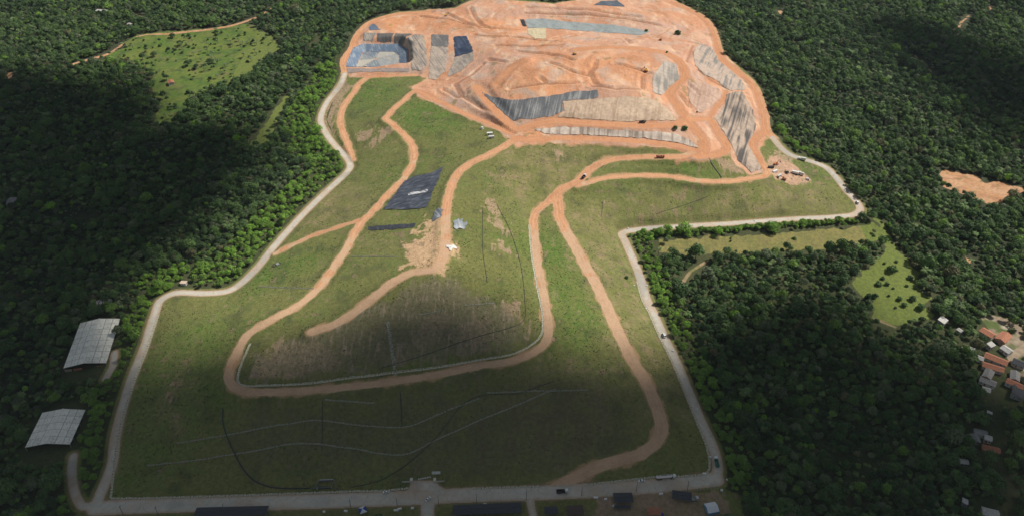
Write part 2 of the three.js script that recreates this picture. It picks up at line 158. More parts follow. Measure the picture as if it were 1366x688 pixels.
const PATCHES = {
  dry: [[[5.6,-758],[93.1,-755.9],[171.8,-750.2],[190.3,-742.4],[139.7,-744.1],[91.8,-734.9],[66.7,-709.2],[42.5,-678.1],[23.6,-667.1],[12.1,-629.2],[-16.8,-662.4],[-25.1,-709.3]],[[56.4,-658.5],[110.6,-684.3],[210.8,-697.5],[321.5,-728.8],[342.8,-693.7],[329.7,-676.4],[131.6,-659.6],[105.5,-651.8],[85.2,-645.7]],[[-201.5,-735],[-156.9,-708.7],[-134.6,-663.5],[-169.6,-647.7],[-198.6,-642.9]],[[-143.4,-622.2],[-91.4,-604.2],[-92.1,-578.1],[-122.4,-575.2]],[[9.9,-446.1],[70,-466.4],[93.3,-409],[63.2,-382.5],[9.1,-376.1],[-18.3,-406.8]],[[-276.6,-479.6],[-260,-486.5],[-241.6,-408.4],[-252.5,-382],[-263.2,-389.1]],[[-49.2,-465.5],[-25.5,-466.4],[-25.4,-460.1],[-48.7,-454.9]],[[44.8,-645.1],[75.7,-535],[106.5,-423.5],[138.9,-411.6],[123.5,-499.8],[106.8,-635.7],[85.9,-655.9]]],
  bare: [[[-26.1,-658.2],[-15.3,-662.6],[-9.3,-643.6],[-17.6,-628.7],[-24.8,-635.4]],[[-25.9,-625.7],[-12.7,-630.1],[-0.7,-616.6],[0.7,-609.1],[-14.5,-608.7]],[[-21,-590.6],[-2.1,-596.7],[4.7,-582.1],[-12.1,-579.2]],[[-7.6,-524.5],[4.4,-521.9],[8.7,-503],[3.1,-496.5],[-4.4,-510.4]],[[-202,-445.6],[-195.2,-468.8],[-173.2,-477.7],[-144.6,-471.1],[-129.7,-450.1],[-163.2,-441.7],[-194.6,-439.2]],[[-196.3,-473.7],[-188.7,-483],[-180.3,-479.1],[-190.2,-468.5]],[[-96.1,-463.3],[-82,-469.3],[-80.6,-453.3],[-93.6,-448.8]],[[-80.9,-492.2],[-66.2,-500],[-51.3,-507.1],[-52.7,-486.5],[-64.2,-468.4],[-76.8,-464.2]],[[-50.3,-486.7],[-20.4,-504.2],[-10.8,-478],[-25.5,-466.4],[-43.2,-464.5]],[[-110.7,-487.8],[-105,-491.1],[-102.4,-477.6],[-107.3,-473.7]],[[-93.7,-593.1],[-70.7,-606.5],[-65,-576],[-72,-556.3],[-88.2,-558.8],[-94.4,-567.8]],[[-123.6,-494.5],[-147.4,-488.6],[-124.8,-502],[-105.5,-522.2],[-103,-528.2],[-110.4,-511.4]],[[10.6,-507.3],[21.4,-491.1],[17.5,-478.9],[10.3,-486.4]],[[27.1,-478.6],[35.2,-500.4],[35.5,-476]],[[-160.8,-824.9],[-181.6,-816.3],[-170.6,-800.6],[-154.7,-811.3]],[[-153.9,-805.1],[-161.9,-786.8],[-151.4,-785.1],[-140.1,-803.8],[-130.6,-811.5],[-143,-823.2]],[[91.1,-675.7],[98.4,-672.2],[95.6,-664.8],[89.7,-666.1]],[[213,-720.2],[234.3,-719.4],[246.3,-719.8],[239.7,-746.4],[226.3,-744]],[[200.1,-731],[206.6,-732],[202.7,-719.5],[200.4,-719.4]],[[-223.4,-959.1],[-212,-971.4],[-201.2,-941.8],[-208.6,-874.3],[-208.5,-847.6],[-197,-814.6],[-209.4,-825.7],[-220.9,-861],[-224.2,-899]],[[283.8,-771.7],[295.7,-769.1],[311.9,-738],[315.2,-726.6],[294.6,-713.5],[274.5,-720.4],[270.9,-735.9]],[[295.5,-784.5],[305.1,-769.7],[312.3,-765.4],[296.9,-757.9],[288.1,-762.3]],[[45.5,-761.6],[53.2,-754.1],[56.3,-735],[48.3,-730.7],[43.5,-748.1]],[[-265.9,-438.8],[-258.6,-444],[-257,-430.1],[-261.2,-419.8]]],
  lush: [[[-193.4,-940.6],[-164,-949.2],[-130.2,-904.4],[-152.5,-862.8],[-167,-850.3],[-187,-851.7],[-200.2,-888.9]],[[-134.9,-866],[-113.3,-881.4],[-62.4,-833.2],[-42.2,-798.8],[-68.2,-787.5],[-97.6,-791.9],[-115.3,-801.6]],[[26.4,-632.2],[41.2,-645],[61.8,-571.8],[73.4,-507.5],[58.4,-472.8],[37,-469.1],[36.4,-528.4]],[[-233.9,-552],[-176.9,-572.5],[-168.9,-603.9],[-199.6,-612.8],[-224.6,-595.8]],[[-32.7,-708.8],[12.6,-673.6],[15.8,-597.3],[11,-543.9],[4.9,-626.1],[-9.6,-672.3],[-31.9,-682]],[[106.5,-725.7],[168.6,-727.9],[188.1,-727.3],[246.8,-722.1],[190,-711.6],[128.9,-717]],[[218.8,-701.1],[260.5,-713.1],[239.6,-683.8],[202.2,-688.8]],[[-274.6,-347.9],[-287.6,-457],[-282.8,-516.6],[-245.2,-521.9],[-229.4,-490.4],[-229.6,-448.5],[-205.2,-423.7],[-237.4,-394.7],[-249.9,-350.8]]],
  pink: [[[-53.7,-1051.1],[-12.9,-1023.1],[6.5,-947.4],[-20.7,-904.5],[-47.7,-900.2],[-65.9,-933.3],[-48,-955.4]],[[-86.9,-913.9],[-52.5,-905.9],[-19.6,-838.1],[-36.2,-818.9],[-71.8,-847.2]],[[80.3,-1086.7],[177.2,-1037.3],[244.3,-1017.5],[212.5,-902.2],[204.9,-940.9],[167.1,-971.2],[93.9,-1000.3]],[[-47.5,-1170.2],[84.1,-1157.4],[190.6,-1134.6],[261,-1101.1],[216.5,-1030.6],[104,-1126.1],[18.3,-1132.6],[-35.6,-1138.3]],[[212,-843],[249,-893.8],[277.6,-854.9],[268.3,-776.5],[222.9,-766.3]],[[90.4,-837.4],[163.1,-841.3],[157.4,-830.1],[98.3,-829.4]]],
  orange: [[[-198.6,-1174.2],[-74.5,-1155.8],[-45.9,-1122.1],[-3,-1052.8],[-86.1,-1079.6],[-184.1,-1107.5]],[[6.4,-935.5],[70.9,-942.9],[162.1,-934.9],[175.9,-903.4],[151.3,-851],[65.9,-852.6],[14.4,-840.1],[-24.6,-872.9]],[[-45.5,-1108.4],[7.5,-1130.2],[11.9,-1027.9],[-43.8,-1057.7]],[[5.7,-789.2],[62.7,-785.7],[174.8,-770.9],[61.9,-768.6]],[[246.6,-952.6],[291.8,-915.1],[289.6,-886],[252.5,-911.5]]],
  face: [[[-200.9,-441.1],[-200.2,-462.5],[-188.7,-483],[-147.4,-488.6],[-113.8,-512.7],[-77.7,-530.9],[-58.1,-539.9],[-27.1,-523.5],[4.4,-507.1],[18.9,-486.9],[15,-473.3],[-25.5,-463.7],[-94.7,-448.7],[-162.6,-438.4]]],
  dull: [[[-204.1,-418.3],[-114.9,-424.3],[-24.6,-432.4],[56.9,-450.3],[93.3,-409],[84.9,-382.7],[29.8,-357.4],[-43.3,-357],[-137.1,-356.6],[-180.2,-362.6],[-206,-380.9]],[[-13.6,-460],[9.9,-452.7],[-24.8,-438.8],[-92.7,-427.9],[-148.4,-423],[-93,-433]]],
  sandy: [[[-94.6,-588.8],[-82.6,-599.5],[-69.3,-606.6],[-61.2,-589],[-54.1,-560.8],[-58.3,-544.7],[-70.7,-540.2],[-84.7,-551],[-93.5,-565.5]],[[-55.3,-581.3],[-47.9,-591.6],[-43.2,-575.1],[-54.1,-560.8]],[[-72,-556.3],[-54.4,-565.4],[-57.9,-536.7],[-64.3,-539.8]],[[-85.6,-617.2],[-65.2,-627.9],[-63.7,-586.8],[-82.3,-581.2]]],
};
const CLOUD_SHADE = {
  a: [[-877,-1053],[-765,-1038],[-623,-999],[-529,-990],[-480,-962],[-421,-865],[-347,-875],[-298,-841],[-277,-781],[-298,-704],[-325,-627],[-339,-596],[-337,-532],[-304,-481],[-259,-462],[-216,-481],[-179,-475],[-158,-490],[-128,-509],[-94,-528],[-48,-512],[-9,-492],[21,-471],[106,-467],[155,-498],[197,-550],[265,-556],[306,-540],[321,-510],[365,-493],[390,-468],[432,-447],[362,-285],[279,-182],[6,-165],[-265,-182],[-458,-285]],
  b: [[520,-1182],[633,-1195],[653,-1101],[712,-1028],[792,-958],[691,-793],[607,-826],[545,-863],[535,-980],[500,-1079]],
  c: [[832,-1407],[1079,-1428],[937,-1195],[783,-1243]],
};
const SPOTS = {
  hut: [[-297.3,-570]],
  ruin: [[-363,-548.3]],
  frame: [[-216.7,-590.1]],
  house: [[-446.6,-980.5]],
  barn: [[-637.5,-1230.2]],
  whitehut: [[-622.5,-1242]],
  pinkhut: [[-387.3,-1242]],
  greyroof: [[-524.3,-709.8]],
  farmhut: [[-572.2,-1172.9]],
  van: [[127.5,-501.7]],
  truckgreen: [[145.5,-371.7]],
  tanker: [[107.3,-358.6]],
  carfrontright: [[90.2,-356.1]],
  truckfront: [[34.5,-346.7]],
  carcross: [[-57.1,-341.1]],
  carfront: [[-86.4,-346.7]],
  redtruck: [[154.8,-735.3]],
  smalltruck: [[73.5,-707.4]],
  office: [[-22.7,-774.9]],
  tank: [[-33,-793.8]],
  yardexcavator: [[281.8,-748.2]],
  yardboxes: [[276.7,-732]],
  yarddozer: [[290.6,-734.8]],
  yardtrucka: [[299.8,-735.6]],
  yardtruckb: [[305.4,-735.2]],
  yardcar: [[311.1,-726.8]],
  yardorange: [[283.6,-720.9]],
  trucktrack: [[315.7,-765.5]],
  carcorner: [[353.5,-693.3]],
  farmachine: [[75.8,-933.8]],
  farmachineb: [[158.1,-891.2]],
  farmachinec: [[195.8,-1021.9]],
  fardozer: [[-96.3,-1152]],
  benchmachine: [[142.5,-792.4]],
  sign: [[-53,-360.5]],
  piera: [[-69.7,-354.9]],
  pierb: [[-53.6,-355]],
  basin: [[-128.6,-349.6]],
  tentblue: [[-100,-331]],
  tentwhite: [[134.4,-333.7]],
  roofa: [[-187,-329.2]],
  roofb: [[-16.6,-331.2]],
  roofc: [[26.1,-330.1]],
  roofd: [[42.2,-329.9]],
  roofe: [[75.4,-340.1]],
  roofe2: [[74.2,-333.6]],
  rooff: [[115.5,-342]],
  yardtruck: [[124,-341]],
  orangeroof: [[94.9,-329.6]],
  bluebox: [[100.3,-329.1]],
  pole: [[-259.9,-328.6],[-236.2,-328],[-192.3,-330.4],[-108.5,-333.9],[-77.4,-335.1],[-49.7,-336.9],[-23.9,-338.1],[9.7,-340.5],[47.7,-344.2],[85.5,-347.9],[120.7,-348.5]],
  slab: [[-126.2,-331],[-111.7,-331.6],[-78,-332.2],[-67.1,-333.9],[-75.7,-333.3],[-37.8,-332.9],[-18.3,-336.9],[57.2,-342.4],[63.8,-341.2],[102.2,-345.4],[144.6,-349],[135.2,-362.5],[-55,-575.9],[68.9,-336]],
  marker: [[109.8,-564.7],[116.8,-535.2],[121.7,-566.9],[128.5,-534.6],[114.7,-654.1],[241.8,-664.2],[140.8,-421.8],[137,-453.4],[142.3,-377.1],[150,-357.5],[132.3,-484.2]],
  vh: [[403.1,-508.1,14,9,'o'],[413.7,-502.5,17,10,'o'],[409.4,-488,10,8,'w'],[396.5,-478.4,22,9,'o'],[390,-469.6,20,8,'o'],[382.5,-462,14,8,'g'],[379.2,-454.8,15,8,'g'],[371.5,-523.4,9,7,'w'],[381,-511.3,5,4,'w'],[379.4,-490.9,11,5,'w'],[383.5,-480.6,9,6,'w'],[398.6,-493,7,5,'w'],[413.1,-473.9,12,9,'d'],[402.8,-459.7,14,8,'g'],[398.5,-450.9,16,7,'o'],[396.9,-442.6,15,10,'d'],[374.6,-446.9,7,6,'w'],[365.8,-422.7,4,4,'w'],[351.7,-405.7,11,7,'g'],[345.5,-400.4,9,7,'g'],[354.7,-400.1,6,6,'w'],[352.6,-390.6,15,6,'o'],[327.2,-378.7,7,5,'w'],[312.8,-344.6,5,4,'w'],[325.9,-335.6,13,8,'w']],
  bush: [[227.3,-1067.7],[185.3,-1077.5],[192.7,-953.3],[209,-826],[176.9,-781.7],[188,-783.5],[338.6,-542.8],[341.9,-572.6],[345.2,-567.1],[341,-581.4],[359,-570.8],[366.2,-568.2],[319.2,-553.5],[314.9,-544.5],[352.9,-591.5],[366.4,-581.2],[354,-643.4],[177.5,-623.7],[211.9,-634],[146.5,-608.8],[103.8,-572.8],[349.5,-601.8],[345.5,-552.9],[346.9,-545.5],[337.9,-557.7],[334,-573.2],[359.6,-541.1],[357.4,-552.6],[361.8,-604.5]],
  palm: [[-388.2,-1025.7],[-380.9,-1043.9],[-370.8,-1057],[-402.7,-1040.8],[-415.7,-1056.5],[-428,-1076.9],[-410.8,-1086.7],[-396.9,-1094.7],[-376.7,-1099.1],[-358.7,-1070.8],[-392.7,-1111.4],[-427.1,-1046.5],[-427.3,-1027.1],[-438.6,-1040.7],[-441.2,-1026.6],[-404.4,-1021.9],[-383,-1007.3],[-413.6,-1015.4],[-393.9,-1064.7],[-381.2,-1083.7],[-371.3,-1111.6],[-421.3,-1105.4],[-431.4,-1095.7],[-434.8,-1071.5],[-443.5,-1066],[-374.3,-1019.9],[-471.4,-1094.7],[-459.9,-1075.2],[-356.4,-1041.3],[-448.4,-1055.5]],
  mtree: [[-478.3,-1000.1],[-455.8,-990.5],[-473.1,-1099.8],[-514.1,-1078.8],[-499.6,-1067.1],[-512.1,-1057.4],[-440.6,-1031.1],[-425.9,-1022.6],[-412.5,-1038.9],[-405.2,-942.1],[-492,-1125]],
};
const SHEDS = {
  a: [[-360.4,-469.6],[-372.4,-523.9],[-337.8,-522.9],[-329.3,-467.5]],
  b: [[-353,-386.2],[-355,-418],[-324.5,-421],[-320.2,-385.5]],
};
// ---------- noise ----------
function rng(seed) { let s = seed >>> 0; return () => { s = (s + 0x6D2B79F5) >>> 0; let t = Math.imul(s ^ (s >>> 15), 1 | s); t = (t + Math.imul(t ^ (t >>> 7), 61 | t)) ^ t; return ((t ^ (t >>> 14)) >>> 0) / 4294967296; }; }
const PERM = new Uint8Array(512), GX = new Float32Array(256), GY = new Float32Array(256);
{ const r = rng(77), p = [...Array(256).keys()]; for (let i = 255; i > 0; i--) { const j = Math.floor(r() * (i + 1)); [p[i], p[j]] = [p[j], p[i]]; }
  for (let i = 0; i < 512; i++) PERM[i] = p[i & 255];
  for (let i = 0; i < 256; i++) { GX[i] = Math.cos(i / 256 * 6.2832); GY[i] = Math.sin(i / 256 * 6.2832); } }
function noise(x, y) {           // gradient noise, about -0.7 .. 0.7
  const xi = Math.floor(x), yi = Math.floor(y), fx = x - xi, fy = y - yi, X = xi & 255, Y = yi & 255;
  const u = fx * fx * fx * (fx * (fx * 6 - 15) + 10), v = fy * fy * fy * (fy * (fy * 6 - 15) + 10);
  const a = PERM[X] + Y, b = PERM[X + 1] + Y, g00 = PERM[a], g10 = PERM[b], g01 = PERM[a + 1], g11 = PERM[b + 1];
  const n00 = GX[g00] * fx + GY[g00] * fy, n10 = GX[g10] * (fx - 1) + GY[g10] * fy, n01 = GX[g01] * fx + GY[g01] * (fy - 1), n11 = GX[g11] * (fx - 1) + GY[g11] * (fy - 1);
  return n00 + (n10 - n00) * u + (n01 - n00 + (n11 - n10 - n01 + n00) * u) * v;
}
function fbm(x, y, o = 4) { let s = 0, a = 1, f = 1; for (let i = 0; i < o; i++) { s += a * noise(x * f + i * 17.3, y * f - i * 9.1); a *= 0.5; f *= 2.03; } return s; }
const clamp = (v, a = 0, b = 1) => v < a ? a : v > b ? b : v;
const smooth = (a, b, v) => { const t = clamp((v - a) / (b - a)); return t * t * (3 - 2 * t); };
function inPoly(p, x, z) { let c = false; for (let i = 0, j = p.length - 1; i < p.length; j = i++) { const a = p[i], b = p[j]; if ((a[1] > z) !== (b[1] > z) && x < (b[0] - a[0]) * (z - a[1]) / (b[1] - a[1]) + a[0]) c = !c; } return c; }
function segDist(ax, az, bx, bz, x, z) { const dx = bx - ax, dz = bz - az, t = clamp(((x - ax) * dx + (z - az) * dz) / (dx * dx + dz * dz + 1e-9)); const ex = x - ax - t * dx, ez = z - az - t * dz; return [Math.sqrt(ex * ex + ez * ez), t]; }
function polyDist(p, x, z) {     // signed, negative inside
  let d = 1e9; for (let i = 0, j = p.length - 1; i < p.length; j = i++) { const q = segDist(p[j][0], p[j][1], p[i][0], p[i][1], x, z)[0]; if (q < d) d = q; }
  return inPoly(p, x, z) ? -d : d;
}
// ---------- relief: levels along the roads and ridges, relaxed between them like a stretched sheet ----------
const GX0 = -1110, GZ0 = -1800, GS = 6, GW = 371, GH = 276;
const baseGrid = new Float32Array(GW * GH);
function relax(roads, lines, spots) {
  let prev = null, pw = 0, ph = 0, ps = 0;
  for (const k of [8, 4, 2, 1]) {
    const s = GS * k, w = Math.ceil((GW - 1) / k) + 1, h = Math.ceil((GH - 1) / k) + 1, v = new Float32Array(w * h), sum = new Float32Array(w * h), n = new Uint16Array(w * h);
    const put = (x, y, z) => { const i = Math.round((x - GX0) / s), j = Math.round((z - GZ0) / s); if (i >= 0 && j >= 0 && i < w && j < h) { sum[j * w + i] += y; n[j * w + i]++; } };
    for (const L of [...roads, ...lines]) for (let q = 0; q + 1 < L.length; q++) { const a = L[q], b = L[q + 1], m = Math.ceil(Math.hypot(b[0] - a[0], b[2] - a[2]) / 2.5) + 1; for (let t = 0; t <= m; t++) put(a[0] + (b[0] - a[0]) * t / m, a[1] + (b[1] - a[1]) * t / m, a[2] + (b[2] - a[2]) * t / m); }
    for (const p of spots) put(...p);
    for (let j = 0; j < h; j++) for (let i = 0; i < w; i++) { const c = j * w + i; if (n[c]) v[c] = sum[c] / n[c]; else if (prev) v[c] = prev[Math.min(ph - 1, j >> 1) * pw + Math.min(pw - 1, i >> 1)]; else v[c] = 8; }
    for (let it = 0; it < (k > 2 ? 300 : 110); it++) for (let par = 0; par < 2; par++) for (let j = 0; j < h; j++) for (let i = (j + par) & 1; i < w; i += 2) {
      const c = j * w + i; if (n[c]) continue;
      const L = i ? v[c - 1] : v[c + 1], R = i < w - 1 ? v[c + 1] : v[c - 1], U = j ? v[c - w] : v[c + w], D = j < h - 1 ? v[c + w] : v[c - w];
      v[c] += 1.75 * ((L + R + U + D) / 4 - v[c]);
    }
    prev = v; pw = w; ph = h; ps = s;
  }
  const t = new Float32Array(prev);
  for (let pass = 0; pass < 2; pass++) { for (let j = 1; j < GH - 1; j++) for (let i = 1; i < GW - 1; i++) { const c = j * GW + i; t[c] = (prev[c] * 4 + (prev[c - 1] + prev[c + 1] + prev[c - GW] + prev[c + GW]) * 2 + prev[c - GW - 1] + prev[c - GW + 1] + prev[c + GW - 1] + prev[c + GW + 1]) / 16; } prev.set(t); }
  baseGrid.set(prev);
}
function baseHeight(x, z) {
  const u = clamp((x - GX0) / GS, 0, GW - 1.001), v = clamp((z - GZ0) / GS, 0, GH - 1.001), i = Math.floor(u), j = Math.floor(v), a = u - i, b = v - j, c = j * GW + i;
  return (baseGrid[c] * (1 - a) + baseGrid[c + 1] * a) * (1 - b) + (baseGrid[c + GW] * (1 - a) + baseGrid[c + GW + 1] * a) * b;
}
// the part with the landfill on a 2 m grid: roads cut level across, pond dug out, small unevenness
const SX0 = -372, SZ0 = -1410, SS = 2, SW = 391, SH = 551;   // x -372..408, z -1410..-310
const siteGrid = new Float32Array(SW * SH);
const roadDist = new Float32Array(SW * SH).fill(99);
function carve(roads, pond, earth, cuts) {
  const rh = new Float32Array(SW * SH); roadDist.fill(99);
  for (const [hw, L] of roads) for (let q = 0; q + 1 < L.length; q++) {
    const a = L[q], b = L[q + 1], m = hw + 9;
    const i0 = Math.max(0, Math.floor((Math.min(a[0], b[0]) - m - SX0) / SS)), i1 = Math.min(SW - 1, Math.ceil((Math.max(a[0], b[0]) + m - SX0) / SS));
    const j0 = Math.max(0, Math.floor((Math.min(a[2], b[2]) - m - SZ0) / SS)), j1 = Math.min(SH - 1, Math.ceil((Math.max(a[2], b[2]) + m - SZ0) / SS));
    for (let j = j0; j <= j1; j++) for (let i = i0; i <= i1; i++) { const [d, t] = segDist(a[0], a[2], b[0], b[2], SX0 + i * SS, SZ0 + j * SS), e = d - hw, c = j * SW + i; if (e < roadDist[c]) { roadDist[c] = e; rh[c] = a[1] + (b[1] - a[1]) * t; } }
  }
  const cd = new Float32Array(SW * SH).fill(99);
  for (const L of cuts ?? []) for (let q = 0; q + 1 < L.length; q++) { const a = L[q], b = L[q + 1];
    for (let j = Math.max(0, Math.floor((Math.min(a[1], b[1]) - 8 - SZ0) / SS)); j <= Math.min(SH - 1, (Math.max(a[1], b[1]) + 8 - SZ0) / SS); j++) for (let i = Math.max(0, Math.floor((Math.min(a[0], b[0]) - 8 - SX0) / SS)); i <= Math.min(SW - 1, (Math.max(a[0], b[0]) + 8 - SX0) / SS); i++) { const d = segDist(a[0], a[1], b[0], b[1], SX0 + i * SS, SZ0 + j * SS)[0], c = j * SW + i; if (d < cd[c]) cd[c] = d; } }
  for (let j = 0; j < SH; j++) for (let i = 0; i < SW; i++) {
    const x = SX0 + i * SS, z = SZ0 + j * SS, c = j * SW + i; let h = baseHeight(x, z) + (0.9 * fbm(x / 26, z / 26, 3) + 0.22 * noise(x / 5, z / 5)) * smooth(0, 8, roadDist[c]);
    if (earth) { const ed = polyDist(earth, x, z); if (ed < 0) h += (0.9 * fbm(x / 16, z / 22, 3) + 2 * noise(x / 52 + 4, z / 66)) * smooth(0, -25, ed) * smooth(0, 12, roadDist[c]); if (ed < 0) h += 0.9 * smooth(2.4, 0, Math.abs(roadDist[c] - 2.6)) * (0.6 + noise(x / 12, z / 12)) - 1.3 * smooth(4.5, 0.5, cd[c]) + 0.8 * smooth(2.5, 0, Math.abs(cd[c] - 5)); }
    const pd = polyDist(pond, x, z);
    if (pd < 8) { const rim = 27.5; h += (rim - h) * smooth(8, 1, pd); if (pd < 0) h = rim - clamp(-pd * 0.55, 0, 6.5); }
    else h += (rh[c] - h) * smooth(7, 0.5, roadDist[c]);
    siteGrid[c] = h;
  }
}
const hillNoise = (x, z) => { const e = Math.max(Math.max(SX0 - x, x - SX0 - (SW - 1) * SS), Math.max(SZ0 - z, z - SZ0 - (SH - 1) * SS)); return e <= 0 ? 0 : smooth(0, 140, e) * 9 * fbm(x / 190, z / 190, 3); };
function height(x, z) {
  const u = (x - SX0) / SS, v = (z - SZ0) / SS;
  if (u < 0 || v < 0 || u >= SW - 1 || v >= SH - 1) return baseHeight(x, z) + hillNoise(x, z);
  const i = Math.floor(u), j = Math.floor(v), a = u - i, b = v - j, c = j * SW + i;
  return (siteGrid[c] * (1 - a) + siteGrid[c + 1] * a) * (1 - b) + (siteGrid[c + SW] * (1 - a) + siteGrid[c + SW + 1] * a) * b;
}
relax(Object.values(ROADS).map(r => r[1]), RIDGES, LEVELS);
carve(Object.values(ROADS).map(([w, l]) => [w / 2, l]), AREAS.pond_rim, AREAS.earth, SCARS);
const normalAt = (x, z) => { const e = 2, n = new THREE.Vector3(height(x - e, z) - height(x + e, z), 2 * e, height(x, z - e) - height(x, z + e)); return n.normalize(); };

// ---------- helpers ----------
const used = {};
function numbered(n) { const k = used[n] = (used[n] ?? -1) + 1; return k ? n + '_' + String(k).padStart(3, '0') : n; }
function shade(o) { o.castShadow = o.receiveShadow = true; return o; }
function mesh(name, geo, mat, parent) { const m = shade(new THREE.Mesh(geo, mat)); m.name = parent === scene ? numbered(name) : name; parent.add(m); return m; }
function tag(o, label, category, group) { o.userData.label = label; o.userData.category = category; if (group) o.userData.group = group; return o; }
function thing(name, label, category, x, z, turn = 0, group, y) { const g = new THREE.Group(); g.name = numbered(name); g.position.set(x, y ?? height(x, z), z); g.rotation.y = turn; scene.add(g); return tag(g, label, category, group); }
function structure(name, geo, mat) { const m = mesh(name, geo, mat, scene); m.userData.kind = 'structure'; return m; }
const lin = (r, g, b) => new THREE.Color().setRGB(r, g, b);
const std = (c, roughness = 0.9, extra = {}) => new THREE.MeshStandardMaterial({ color: c, roughness, metalness: 0, ...extra });
const bx = (w, h, d, x = 0, y = 0, z = 0, ry = 0) => { const g = new THREE.BoxGeometry(w, h, d); if (ry) g.rotateY(ry); return g.translate(x, y, z); };
const rb = (w, h, d, x = 0, y = 0, z = 0, r = 0.08) => new RoundedBoxGeometry(w, h, d, 2, r).translate(x, y, z);
const cyl = (r0, r1, h, x = 0, y = 0, z = 0, n = 10) => new THREE.CylinderGeometry(r0, r1, h, n).translate(x, y, z);
const merge = l => mergeGeometries(l.map(g => { const q = g.index ? g.toNonIndexed() : g; for (const k of Object.keys(q.attributes)) if (!['position', 'normal', 'uv'].includes(k)) q.deleteAttribute(k); return q; }));
function geom(pos, idx, uv, nor, col) { const g = new THREE.BufferGeometry(); g.setAttribute('position', new THREE.Float32BufferAttribute(pos, 3)); if (uv) g.setAttribute('uv', new THREE.Float32BufferAttribute(uv, 2)); if (col) g.setAttribute('color', new THREE.Float32BufferAttribute(col, 3)); if (idx) g.setIndex(idx); if (nor) g.setAttribute('normal', new THREE.Float32BufferAttribute(nor, 3)); else g.computeVertexNormals(); return g; }
function dataTex(w, h, f, srgb = true, rep = true) { // f(u, v) gives linear r, g, b
  const a = new Uint8Array(w * h * 4), enc = new Uint8Array(4097); for (let i = 0; i <= 4096; i++) { const v = i / 4096; enc[i] = Math.round(255 * (srgb ? (v <= 0.0031308 ? v * 12.92 : 1.055 * Math.pow(v, 1 / 2.4) - 0.055) : v)); }
  const c = [0, 0, 0]; for (let j = 0; j < h; j++) for (let i = 0; i < w; i++) { f((i + 0.5) / w, (j + 0.5) / h, c); const o = (j * w + i) * 4; for (let k = 0; k < 3; k++) a[o + k] = enc[(clamp(c[k]) * 4096) | 0]; a[o + 3] = 255; }
  const t = new THREE.DataTexture(a, w, h); if (srgb) t.colorSpace = THREE.SRGBColorSpace; t.magFilter = THREE.LinearFilter; t.minFilter = THREE.LinearMipmapLinearFilter; t.generateMipmaps = true; if (rep) t.wrapS = t.wrapT = THREE.RepeatWrapping; t.needsUpdate = true; return t;
}
const lineDist = (L, x, z) => { let d = 1e9; for (let i = 0; i + 1 < L.length; i++) { const q = segDist(L[i][0], L[i].at(-1), L[i + 1][0], L[i + 1].at(-1), x, z)[0]; if (q < d) d = q; } return d; };
function tangent(L, x, z) { let d = 1e9, r = 0; for (let i = 0; i + 1 < L.length; i++) { const a = L[i], b = L[i + 1], q = segDist(a[0], a.at(-1), b[0], b.at(-1), x, z)[0]; if (q < d) { d = q; r = Math.atan2(-(b.at(-1) - a.at(-1)), b[0] - a[0]); } } return r; }
function smoothLine(L, step = 4) { const c = new THREE.CatmullRomCurve3(L.map(p => new THREE.Vector3(p[0], 0, p.at(-1))), false, 'centripetal'); const n = Math.max(2, Math.ceil(c.getLength() / step)); return c.getSpacedPoints(n).map(p => [p.x, p.z]); }
const bounds = (p, m) => [Math.min(...p.map(q => q[0])) - m, Math.max(...p.map(q => q[0])) + m, Math.min(...p.map(q => q.at(-1))) - m, Math.max(...p.map(q => q.at(-1))) + m];

// ---------- which surface lies where ----------
const PAVED = ['front_road', 'left_road', 'right_road'];
const far = 60;
const SN = SW * SH, fAsphalt = new Float32Array(SN).fill(far), fDirt = new Float32Array(SN).fill(far), fEarth = new Float32Array(SN).fill(far), fSite = new Float32Array(SN).fill(far), fVerge = new Float32Array(SN).fill(far), fYard = new Float32Array(SN).fill(far);
function spread(arr, L, hw, m, wob) { for (let q = 0; q + 1 < L.length; q++) { const a = L[q], b = L[q + 1], bb = bounds([a, b], hw + m);
  for (let j = Math.max(0, Math.floor((bb[2] - SZ0) / SS)); j <= Math.min(SH - 1, Math.ceil((bb[3] - SZ0) / SS)); j++) for (let i = Math.max(0, Math.floor((bb[0] - SX0) / SS)); i <= Math.min(SW - 1, Math.ceil((bb[1] - SX0) / SS)); i++) {
    const x = SX0 + i * SS, z = SZ0 + j * SS, d = segDist(a[0], a.at(-1), b[0], b.at(-1), x, z)[0] - hw + (wob ? wob * (noise(x / 9, z / 9) + 0.5 * noise(x / 4, z / 4)) : 0), c = j * SW + i; if (d < arr[c]) arr[c] = d; } } }
function spreadArea(arr, p, m, wob) { const bb = bounds(p, m);
  for (let j = Math.max(0, Math.floor((bb[2] - SZ0) / SS)); j <= Math.min(SH - 1, Math.ceil((bb[3] - SZ0) / SS)); j++) for (let i = Math.max(0, Math.floor((bb[0] - SX0) / SS)); i <= Math.min(SW - 1, Math.ceil((bb[1] - SX0) / SS)); i++) {
    const x = SX0 + i * SS, z = SZ0 + j * SS, d = polyDist(p, x, z) + wob * (noise(x / 11, z / 11) + 0.6 * noise(x / 5, z / 5)), c = j * SW + i; if (d < arr[c]) arr[c] = d; } }
const TARRED = [];   // smoothed centre lines kept for planting
for (const k in ROADS) { const [w, L] = ROADS[k]; const s = smoothLine(L, 4); if (PAVED.includes(k)) { spread(fAsphalt, s, w / 2, 30, 0.25); TARRED.push(s); } else spread(fDirt, s, w / 2, 20, 1.1); }
